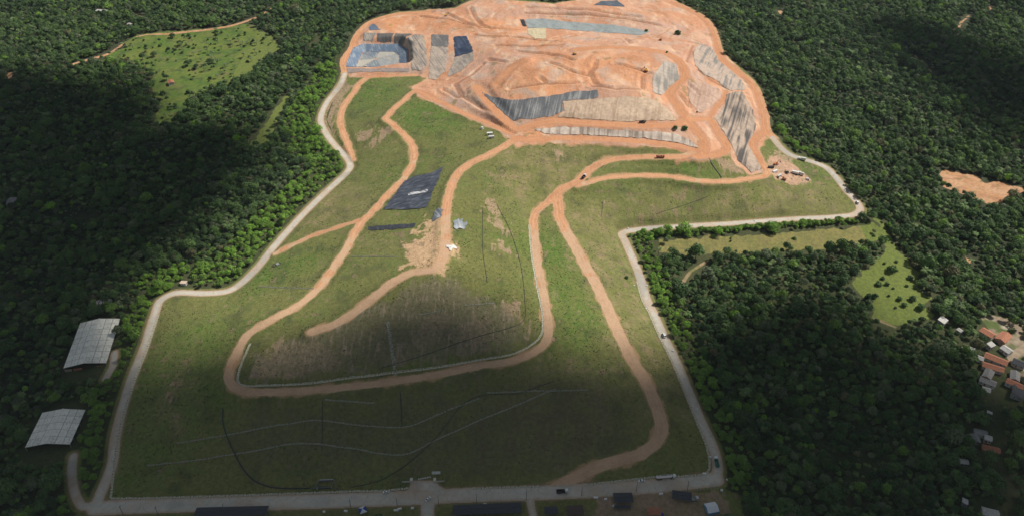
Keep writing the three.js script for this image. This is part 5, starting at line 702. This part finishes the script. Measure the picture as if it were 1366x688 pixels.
car('white car at the outer tip of the machine yard', S1('yardcar'), -0.4, W, true); excavator('dark orange excavator by the road edge of the yard', S1('yardorange'), 2.9, paint(0.35, 0.12, 0.04));
truck('white truck where the dirt track meets the paved road', S1('trucktrack'), on('trucktrack', 'right_road'), W, WG, 8, 'box'); car('white car at the sharp eastern bend of the road', S1('carcorner'), on('carcorner', 'right_road'), W, true).scale.setScalar(1.15);
dozer('small bulldozer alone on the upper plateau', S1('farmachine'), 0.5, YEL); excavator('far excavator on the right of the plateau', S1('farmachineb'), 1.8, YEL); dozer('bulldozer on the far bank above the plateau', S1('farmachinec'), 3, ORA); excavator('excavator on the orange bank by the forest edge', S1('fardozer'), 0.9, YEL); truck('dark dump truck below the beige covered slope', S1('benchmachine'), 0.05, paint(0.1, 0.08, 0.06), darkM, 7, 'open'); truck('small grey truck parked in the dirt yard by the front road', S1('yardtruck'), 0.1, SIL, SIL, 6, 'open');

// ---------- buildings ----------
const roofTex = (r, g, b, rib) => { const t = dataTex(256, 256, (u, v, c) => { const n = 1 + 0.35 * fbm(u * 9, v * 9, 4) + 0.14 * Math.sin(u * 6.2832 * rib); c[0] = r * n; c[1] = g * n; c[2] = b * n; mix3(c, 0.07, 0.065, 0.06, smooth(0.15, 0.6, fbm(u * 5 + 30, v * 7, 3)) * 0.5); }); t.repeat.set(0.12, 0.12); return t; };
const ROOF = { o: std(0xffffff, 0.9, { map: roofTex(0.4, 0.165, 0.095, 22) }), g: std(0xffffff, 0.9, { map: roofTex(0.27, 0.26, 0.25, 14) }), w: std(0xffffff, 0.8, { map: roofTex(0.52, 0.5, 0.47, 14) }), d: std(0xffffff, 0.85, { map: roofTex(0.055, 0.06, 0.07, 14) }) };
const WALLS = [std(lin(0.55, 0.5, 0.43), 0.95), std(lin(0.42, 0.25, 0.18), 0.95), std(lin(0.6, 0.58, 0.55), 0.95), std(lin(0.36, 0.35, 0.33), 0.95)], doorM = std(lin(0.14, 0.08, 0.05), 0.7), frameM = std(lin(0.6, 0.6, 0.58), 0.6);
function slab(x0, y0, x1, y1, L, t) { const a = Math.atan2(y1 - y0, x1 - x0), l = Math.hypot(x1 - x0, y1 - y0), g = new THREE.BoxGeometry(l, t, L); const p = g.attributes.position, u = g.attributes.uv; for (let i = 0; i < p.count; i++) u.setXY(i, p.getZ(i), p.getX(i)); return g.rotateZ(a).translate((x0 + x1) / 2, (y0 + y1) / 2, 0); }
function house(name, label, [x, z], w, d, turn, roofM, wallM, hh = 3, category = 'house', pitch = 0.32, shed = false) { // ridge along its length w (local z)
  const ys = [[-d, -w], [d, -w], [-d, w], [d, w]].map(([a, b]) => height(x + (a * Math.cos(turn) + b * Math.sin(turn)) / 2, z + (-a * Math.sin(turn) + b * Math.cos(turn)) / 2)), y = Math.max(...ys) - 0.3, g = thing(name, label, category, x, z, turn, undefined, y), low = Math.min(...ys) - y - 0.4, k = d * pitch / 2, o = 0.45;
  const sh = new THREE.Shape(); if (shed) [[-d / 2, low], [d / 2, low], [d / 2, hh], [-d / 2, hh + k]].forEach((p, i) => i ? sh.lineTo(...p) : sh.moveTo(...p)); else [[-d / 2, low], [d / 2, low], [d / 2, hh], [0, hh + k], [-d / 2, hh]].forEach((p, i) => i ? sh.lineTo(...p) : sh.moveTo(...p));
  mesh('wall', new THREE.ExtrudeGeometry(sh, { depth: w, bevelEnabled: false }).translate(0, 0, -w / 2), wallM, g);
  if (shed) mesh('roof', slab(-d / 2 - o, hh + k + 0.2 * pitch + 0.12, d / 2 + o, hh - o * pitch + 0.12, w + 2 * o, 0.14), roofM, g);
  else { for (const s of [-1, 1]) mesh('roof', slab(s * (d / 2 + o), hh - o * pitch * 2 + 0.1, 0, hh + k + 0.12, w + 2 * o, 0.14), roofM, g); mesh('ridge_cap', bx(0.4, 0.12, w + 2 * o + 0.06, 0, hh + k + 0.2, 0), roofM, g); }
  mesh('door', bx(0.12, 2.1, 1, d / 2 + 0.03, 1.05, w * 0.12), doorM, g); for (const q of [-0.28, 0.34]) { const f = mesh('window', bx(0.1, 1.1, 1.3, d / 2 + 0.03, 1.7, w * q), frameM, g); mesh('pane', bx(0.12, 0.9, 1.1, d / 2 + 0.04, 1.7, w * q), glassM, f); const f2 = mesh('window', bx(1.2, 1.1, 0.1, q * d * 0.7, 1.7, w / 2 + 0.03), frameM, g); mesh('pane', bx(1, 0.9, 0.12, q * d * 0.7, 1.7, w / 2 + 0.04), glassM, f2); }
  return g; }
const VH = ['orange tiled house at the top of the village by the sandy yard', 'large orange roofed house below the sandy yard', 'pale flat house between the orange roofs and the street', 'long orange roof along the village street, upper of two', 'long orange roof along the village street, lower of two', 'grey roofed house below the long orange roofs', 'grey roofed house lowest in the upper row', 'white roofed house alone at the foot of the bright clearing', 'tiny white shack between the trees above the village', 'narrow white roof half hidden at the forest edge', 'white roofed house touching the forest left of the orange rows', 'small white house in the gap above the orange rows', 'dark roofed house across the village street', 'grey roof across the street beside the frame edge', 'orange roof across the street at the frame edge', 'dark roof lowest across the village street', 'white house just below the grey roofs', 'tiny white shack beside the straight lower road', 'pinkish grey house in the lower hamlet', 'grey house at the left of the lower hamlet', 'small white house beside the lower road', 'house with a long orange roof beside the lower road', 'white house hidden in trees left of the lower hamlet', 'tiny white house in the dark forest near the bottom edge', 'white roofed house at the bottom edge by the lower road'];
SPOTS.vh.forEach(([x, z, w, d, c], i) => { const t = tangent(PATHS.village_road[1], x, z); house('house', VH[i], [x, z], w * 0.76, d * 0.78, t + (i % 3 === 1 ? 0.12 : i % 3 === 2 ? -0.1 : 0) + (w > d * 1.8 ? 0 : Math.PI / 2 * (i % 2)), ROOF[c], WALLS[i % 4], 3 + (i % 3) * 0.3, 'house', 0.36, 'wd'.includes(c) && i % 2 === 1); });
house('farmhouse', 'small farmhouse with orange roof alone on the sunlit meadow', S1('house'), 9, 7, 0.5, ROOF.o, WALLS[0], 3.2); house('barn', 'grey roofed barn among trees at the top left', S1('barn'), 16, 8, 1.4, ROOF.w, WALLS[3], 3.5, 'barn'); house('hut', 'tiny white hut beside the grey roofed barn', S1('whitehut'), 6, 5, 0.2, ROOF.w, WALLS[2], 2.6, 'hut');
house('hut', 'pinkish shed at the end of the winding dirt path', S1('pinkhut'), 12, 6, 1.3, std(lin(0.5, 0.36, 0.28), 0.9), WALLS[0], 2.8, 'shed'); house('hut', 'small pale hut under trees below the top left barn', S1('farmhut'), 7, 5, 0.9, ROOF.w, WALLS[2], 2.6, 'hut'); house('hut', 'grey roof peeking from the dark forest at the left edge', S1('greyroof'), 12, 9, 0.4, ROOF.g, WALLS[3], 4, 'house'); house('guard_hut', 'small pale guard hut at the bend of the western road', S1('hut'), 5, 3.6, 1.5, std(lin(0.6, 0.45, 0.36), 0.9), WALLS[2], 2.6, 'hut', 0.15, true);
// two big white roofed sheds: each roof sheet a piece of its own
const sheetMs = [0, 1, 2].map(k => std(0xffffff, 0.7, { map: (() => { const b = [0.85, 0.78, 0.88][k], t = dataTex(128, 128, (u, v, c) => { const n = 1 + 0.16 * fbm(u * 6 + k * 9, v * 6, 4); c[0] = b * n; c[1] = b * 0.975 * n; c[2] = b * 0.86 * n; mix3(c, 0.25, 0.23, 0.18, smooth(0.2, 0.6, fbm(u * 4, v * 9 + k * 5, 3)) * 0.5); }); return t; })() })), steelM = std(lin(0.3, 0.29, 0.26), 0.7);
for (const [k, label] of [['a', 'long white roofed shed with open orange gable, upper of two'], ['b', 'white roofed open shed nearest the front corner, lower of two']]) {
  const q = SHEDS[k], c = [0, 1].map(i => q.reduce((s, p) => s + p[i] / 4, 0)), ax = [(q[1][0] + q[2][0] - q[0][0] - q[3][0]) / 2, (q[1][1] + q[2][1] - q[0][1] - q[3][1]) / 2], L = Math.hypot(...ax), Wd = (Math.hypot(q[3][0] - q[0][0], q[3][1] - q[0][1]) + Math.hypot(q[2][0] - q[1][0], q[2][1] - q[1][1])) / 2;
  const g = thing('warehouse', label, 'shed', c[0], c[1], Math.atan2(ax[0], ax[1]), undefined, -3.5), H = 5.5, R = 8.2, rows = Math.round(L / 7), colN = 3, sr = rng(k.charCodeAt(0));
  for (const s of [-1, 1]) for (let i = 0; i < rows; i++) for (let j = 0; j < colN; j++) { const t0 = j / colN + 0.008, t1 = (j + 1) / colN - 0.008, X = t => s * Wd / 2 * (1 - t), Y = t => H + (R - H) * t, p = slab(X(t0), Y(t0), X(t1), Y(t1), L / rows - 0.35, 0.12); const m = mesh('roof_sheet', p.translate(0, sr() * 0.08, -L / 2 + (i + 0.5) * L / rows), sheetMs[Math.floor(sr() * 3)], g); const u = p.attributes.uv; for (let e = 0; e < u.count; e++) u.setXY(e, u.getX(e) / 14 + i * 0.37, u.getY(e) / 14 + j * 0.21); }
  for (let i = 0; i <= rows; i++) { const zz = -L / 2 + i * L / rows * 0.998 + 0.02; for (const s of [-1, 1]) { mesh('rafter', slab(s * Wd / 2, H - 0.12, 0, R - 0.12, 0.3, 0.2).translate(0, 0, zz), steelM, g); mesh('column', bx(0.35, H, 0.35, s * (Wd / 2 - 0.4), H / 2 - 0.2, zz), steelM, g); } }
  mesh('ridge_cap', bx(0.8, 0.12, L + 0.4, 0, R + 0.16, 0), sheetMs[1], g); mesh('floor', bx(Wd, 0.4, L, 0, -0.1, 0), std(lin(0.2, 0.18, 0.16), 0.95), g);
  if (k === 'a') { for (const [x0, x1, m] of [[-0.5, -0.24, std(lin(0.5, 0.3, 0.16), 0.9)], [0.1, 0.3, std(lin(0.48, 0.2, 0.12), 0.9)], [0.34, 0.5, std(lin(0.45, 0.36, 0.3), 0.9)]]) mesh('gable_panel', bx((x1 - x0) * Wd, 3, 0.2, (x0 + x1) / 2 * Wd, 1.8, -L / 2 + 0.4), m, g); }
}
{ // roofless ruin
  const [x, z] = S1('ruin'), g = thing('ruined_building', 'small roofless grey building with open bays above the long shed', 'ruin', x, z, 0.2), m = std(lin(0.4, 0.39, 0.37), 0.95); mesh('back_wall', bx(13, 3.4, 0.4, 0, 1.5, -4), m, g); mesh('front_wall', bx(13, 1.6, 0.4, 0, 0.7, 4), m, g); for (let i = 0; i < 5; i++) mesh('cross_wall', bx(0.4, 3, 7.5, -6.3 + i * 3.15, 1.4, 0), m, g); mesh('floor', bx(13, 0.3, 8, 0, -0.1, 0), std(lin(0.07, 0.065, 0.06), 1), g); for (let i = 0; i < 4; i++) mesh('roof_beam', bx(0.9, 0.25, 8, -4.7 + i * 3.15, 3.1, 0), m, g);
}
{ const [x, z] = S1('frame'), g = thing('scrap_frame', 'dark collapsed metal frame on the grass by the western road', 'scrap', x, z, 0.5), m = std(lin(0.06, 0.06, 0.055), 0.7); for (const s of [-1, 1]) { mesh('beam', bx(7, 0.4, 0.5, 0, 0.4, s * 2), m, g); mesh('post', bx(0.3, 2.2, 0.3, s * 3.2, 1.1, 1.6), m, g); mesh('cross_beam', bx(0.4, 0.4, 4.4, s * 3.4, 0.5, 0), m, g); } mesh('panel', bx(3, 0.1, 3, 0.8, 0.8, 0, 0.3), std(lin(0.25, 0.27, 0.27), 0.6), g); }
{ const [x, z] = S1('office'); const t = [['white site container by the end of the red road, upper of two', -1.5, -4.5, W], ['white site container by the end of the red road, lower of two', 0.5, 4.5, WG]]; for (const [l, dx, dz, m] of t) { const g = thing('site_container', l, 'container', x + dx, z + dz, 0.15); mesh('body', rb(6, 2.6, 2.5, 0, 1.3, 0, 0.06), m, g); mesh('door', bx(0.9, 2, 0.06, -1.5, 1.1, 1.27), darkM, g); for (const q of [0.5, 2]) { const w = mesh('window', bx(1, 0.8, 0.05, q, 1.6, 1.27), frameM, g); mesh('pane', bx(0.8, 0.6, 0.07, q, 1.6, 1.28), glassM, w); } mesh('roof_rim', bx(6.1, 0.12, 2.6, 0, 2.62, 0), m, g); } 
  const [a, b] = S1('tank'), g = thing('water_tank', 'small white water tank on the grass near the site containers', 'water tank', a, b); mesh('shell', cyl(1.4, 1.5, 2.4, 0, 1.3, 0, 18), W, g); mesh('lid', cyl(0.5, 1.4, 0.4, 0, 2.7, 0, 18), WG, g); mesh('base', cyl(1.7, 1.7, 0.25, 0, 0.1, 0, 18), WALLS[3], g);
  const [c, d] = S1('yardboxes'), boxes = [['white storage container in the machine yard', 0, 0, W], ['grey storage container at the edge of the machine yard', 3, 7, WG], ['dark storage container behind the white one in the yard', -3, -6, darkM]]; for (const [l, dx, dz, m] of boxes) { const q = thing('storage_container', l, 'container', c + dx, d + dz, 0.5 + dx * 0.1); mesh('body', rb(6, 2.5, 2.4, 0, 1.25, 0, 0.05), m, q); for (let i = 0; i < 7; i++) mesh('rib', bx(0.12, 2.2, 2.46, -2.7 + i * 0.9, 1.25, 0), m, q); mesh('door', bx(0.06, 2.2, 2.2, 3.02, 1.2, 0), steelM, q); } }
// ---------- along the front road ----------
{ const [x, z] = S1('sign'), g = thing('signboard', 'blank white signboard on two posts behind the gate', 'sign', x, z, 0.05); mesh('board', rb(6, 3, 0.15, 0, 3, 0, 0.04), W, g); mesh('board_frame', merge([bx(6.2, 0.14, 0.22, 0, 4.55, 0), bx(6.2, 0.14, 0.22, 0, 1.45, 0)]), steelM, g); for (const s of [-1, 1]) mesh('post', cyl(0.09, 0.1, 5.2, s * 2, 2.4, -0.2), steelM, g);
  for (const [k, l] of [['piera', 'pale gate pier on the left of the entrance'], ['pierb', 'pale gate pier on the right of the entrance']]) { const [a, b] = S1(k), q = thing('gate_pier', l, 'gate pier', a, b, 0.05); mesh('shaft', rb(1.6, 3, 2.2, 0, 1.5, 0, 0.08), std(lin(0.5, 0.47, 0.41), 0.9), q); mesh('cap', rb(1.9, 0.25, 2.5, 0, 3.1, 0, 0.06), std(lin(0.6, 0.58, 0.53), 0.9), q); mesh('wing_wall', rb(6, 1.2, 0.4, k === 'piera' ? -3.6 : 3.6, 0.6, 0, 0.05), std(lin(0.5, 0.47, 0.41), 0.9), q); }
  for (let i = 0; i < 6; i++) { const s = new THREE.IcosahedronGeometry(0.75, 1), p = s.attributes.position; for (let k = 0; k < p.count; k++) { const n = 1 + 0.3 * noise(p.getX(k) * 2 + i * 5, p.getY(k) * 2 + p.getZ(k)); p.setXYZ(k, p.getX(k) * n * 1.2, p.getY(k) * n * 0.6, p.getZ(k) * n * 0.8); } s.computeVertexNormals(); const m = mesh('white_stone', s, std(lin(0.5, 0.48, 0.44), 0.95), scene); m.position.set(x - 4.5 - i * 1.5, height(x - 4.5 - i * 1.5, z + 1.6 + i * 0.35) + 0.25, z + 1.6 + i * 0.35); m.rotation.y = i; tag(m, 'white boulder in the short row beside the signboard', 'boulder', 'boulders beside the signboard'); }
  const [bx0, bz0] = S1('basin'), b = thing('concrete_inlet', 'dark concrete drain inlet with wing walls beside the front road', 'drain inlet', bx0, bz0, 0.05), cm = std(lin(0.16, 0.16, 0.15), 0.95), cl = std(lin(0.36, 0.35, 0.33), 0.95);
  mesh('back_wall', bx(9, 2.4, 0.5, 0, 1.0, -6), cm, b); mesh('coping', bx(9.4, 0.2, 0.8, 0, 2.3, -6), cl, b); for (const s of [-1, 1]) { mesh('wing_wall', bx(0.5, 2.2, 8, s * 6.2, 0.8, -2.6, s * 0.42), cm, b); mesh('post', bx(0.5, 2.6, 0.5, s * 5 - 0.5, 1.3, 0.5), cl, b); } mesh('floor', bx(10, 0.2, 6, 0, 0.25, -2.8), std(lin(0.05, 0.05, 0.045), 0.9), b); mesh('rail', bx(10, 0.1, 0.1, -0.5, 2.2, 0.5), cl, b); }
const poleNames = ['leftmost utility pole of the front road', 'second utility pole from the left on the front road', 'utility pole above the long dark roof', 'utility pole beside the blue and white tent', 'utility pole left of the side street', 'utility pole right of the side street', 'utility pole in front of the wide dark roof', 'tall utility pole at the narrow grey lane', 'utility pole right of the flatbed truck', 'utility pole by the entrance of the dirt yard', 'utility pole nearest the front right corner'];
SPOTS.pole.forEach(([x, z], i) => { const g = thing('utility_pole', poleNames[i], 'utility pole', x, z, 0.06, 'utility poles along the front road'), h = i === 7 ? 12 : 9.5; mesh('pole', cyl(0.13, 0.22, h, 0, h / 2, 0, 8), std(lin(0.2, 0.19, 0.17), 0.9), g); mesh('cross_arm', bx(0.14, 0.16, 2.2, 0, h - 0.6, 0), darkM, g); for (const q of [-0.9, 0, 0.9]) mesh('insulator', cyl(0.06, 0.08, 0.25, 0, h - 0.4, q, 6), frameM, g); mesh('lamp_arm', new THREE.TubeGeometry(new THREE.CatmullRomCurve3([new THREE.Vector3(0, h - 1.6, 0), new THREE.Vector3(0, h - 1, -1), new THREE.Vector3(0, h - 0.9, -2)]), 6, 0.05, 5), darkM, g); mesh('lamp_head', rb(0.3, 0.15, 0.7, 0, h - 0.95, -2.2, 0.05), frameM, g); });
const slabText = ['white block by the leftmost plot below the front road', 'wide white block left of the blue and white tent', 'white block on the grass left of the side street', 'pale block closest to the side street', 'white block beside the pole left of the side street', 'white block above the wide dark roof', 'white block in the middle of the verge above the dark roof', 'white block left of the dirt yard, upper one', 'white block left of the dirt yard, lower one', 'pale block at the dirt yard entrance', 'white block at the road corner by the forest', 'white block on the kerb of the front right corner', 'pale block lying beside the white plastic sheet', 'small white block at the edge of the dirt yard'];
SPOTS.slab.forEach(([x, z], i) => { const g = thing('concrete_block', slabText[i], 'concrete block', x, z, 0.1 * (i % 5) - 0.2, 'white blocks along the front road'); const w = 1.6 + (i * 7 % 5) * 0.35; mesh('block', rb(w, 1, 1.2, 0, 0.45, 0, 0.1), W, g); mesh('plinth', bx(w + 0.4, 0.2, 1.6, 0, 0.06, 0), WALLS[3], g); });
SPOTS.marker.forEach(([x, z], i) => { const g = thing('marker_block', 'small white marker block at the edge of the eastern perimeter road', 'marker', x, z, 0.3 * i, 'white marker blocks along the eastern road'); mesh('block', rb(1.1, 0.9, 0.9, 0, 0.4, 0, 0.1), W, g); mesh('plinth', bx(1.5, 0.15, 1.3, 0, 0.03, 0), WALLS[3], g); });
function canopy(label, [x, z], w, d, turn, m, h = 3.6) { const g = thing('canopy_roof', label, 'canopy', x, z, turn); for (const s of [-1, 1]) mesh('roof', slab(s * d / 2, h, 0, h + d * 0.08, w, 0.15).rotateY(Math.PI / 2), m, g); mesh('ridge_cap', bx(w + 0.1, 0.12, 0.4, 0, h + d * 0.08 + 0.12, 0), m, g); const n = Math.max(2, Math.round(w / 8) + 1); for (let i = 0; i < n; i++) for (const s of [-1, 1]) mesh('post', bx(0.2, h + 0.3, 0.2, -w / 2 + 0.3 + i * (w - 0.6) / (n - 1), h / 2 - 0.2, s * (d / 2 - 0.3)), steelM, g); return g; }
canopy('long dark roof at the bottom edge on the left', S1('roofa'), 48, 7, 0.03, ROOF.d); canopy('wide dark roof right of the side street', S1('roofb'), 46, 8, 0.05, ROOF.d); canopy('small black roof right of the narrow lane', S1('roofc'), 9, 6, 0.05, ROOF.d); canopy('dark brown roof at the bottom edge by the red lane', S1('roofd'), 11, 8, 0.05, std(lin(0.09, 0.06, 0.05), 0.8)); canopy('black roof at the left of the dirt yard', S1('roofe'), 13, 8, 0.02, ROOF.d); canopy('low narrow dark roof below the black one in the yard', S1('roofe2'), 11, 2.6, 0, ROOF.d, 2.6); canopy('black roof in the middle of the dirt yard', S1('rooff'), 13, 7, -0.15, ROOF.d); canopy('orange roof peeking in at the bottom of the dirt yard', S1('orangeroof'), 9, 6, 0, ROOF.o);
function tent(label, [x, z], s, cols, turn) { const g = thing('tent', label, 'tent', x, z, turn), h = 2.5; for (let k = 0; k < 4; k++) { const a = k * Math.PI / 2, c = [[-s, h, s], [s, h, s], [0, h + s * 0.55, 0]].map(([X, Y, Z]) => [X * Math.cos(a) + Z * Math.sin(a), Y, -X * Math.sin(a) + Z * Math.cos(a)]); const p = [...c, ...c.map(([X, Y, Z]) => [X * 0.99, Y - 0.06, Z * 0.99])].flat(); mesh('roof_panel', geom(p, [0, 1, 2, 3, 5, 4, 0, 3, 1, 1, 3, 4]).toNonIndexed(), cols[k % cols.length], g); mesh('post', cyl(0.06, 0.06, h, ...[-1, 1, 1, -1].slice(k, k + 1).map(v => v * (s - 0.15)), h / 2, [-1, -1, 1, 1][k] * (s - 0.15), 6), steelM, g); } return g; }
const BLUE = std(lin(0.02, 0.05, 0.28), 0.7, { side: THREE.DoubleSide }), TW = std(lin(0.75, 0.76, 0.78), 0.7, { side: THREE.DoubleSide });
tent('blue and white four sided tent by the front road', S1('tentblue'), 2.6, [TW, BLUE], 0.4); 
{ const [x, z] = S1('tentwhite'), g = thing('tent', 'white gable tent with a light blue end in the dirt yard corner', 'tent', x, z, 0.2); for (const s of [-1, 1]) mesh('roof', slab(s * 4, 2.6, 0, 4.2, 8, 0.1).rotateY(Math.PI / 2), TW, g); const sh = new THREE.Shape([[-4, 0], [4, 0], [4, 2.55], [0, 4.05], [-4, 2.55]].map(p => new THREE.Vector2(...p))); mesh('end_wall', new THREE.ExtrudeGeometry(sh, { depth: 0.1, bevelEnabled: false }).rotateY(Math.PI / 2).translate(-3.9, 0, 0), std(lin(0.16, 0.36, 0.6), 0.8), g); for (const s of [-1, 1]) mesh('side_wall', bx(7.6, 2.5, 0.1, 0, 1.25, s * 3.9), s > 0 ? std(lin(0.16, 0.36, 0.6), 0.8) : TW, g); }
{ const [x, z] = S1('bluebox'), g = thing('storage_bin', 'small blue bin at the bottom of the dirt yard', 'bin', x, z, 0.2); mesh('bin', rb(2, 1.4, 1.4, 0, 0.7, 0, 0.1), BLUE, g); mesh('lid', rb(2.1, 0.15, 1.5, 0, 1.45, 0, 0.05), BLUE, g); }
for (const [k, l] of [['a', 'post and wire fence above the wide dark roof'], ['b', 'post and wire fence left of the dirt yard entrance'], ['c', 'post and wire fence right of the dirt yard entrance']]) { const [p, q] = FENCES[k], n = Math.round(Math.hypot(q[0] - p[0], q[1] - p[1]) / 2.5), g = thing('fence', l, 'fence', p[0], p[1], 0, undefined, 0), y = (t) => height(p[0] + (q[0] - p[0]) * t, p[1] + (q[1] - p[1]) * t); for (let i = 0; i <= n; i++) { const t = i / n; mesh('post', bx(0.22, 1.5, 0.22, (q[0] - p[0]) * t, y(t) + 0.7, (q[1] - p[1]) * t), std(lin(0.5, 0.48, 0.43), 0.9), g); } for (const h of [0.5, 0.9, 1.3]) mesh('wire', new THREE.TubeGeometry(new THREE.CatmullRomCurve3([...Array(n + 1)].map((_, i) => new THREE.Vector3((q[0] - p[0]) * i / n, y(i / n) + h, (q[1] - p[1]) * i / n + 0.13))), n * 2, 0.02, 4), steelM, g); }
console.log('objects');
renderer.render(scene, camera);
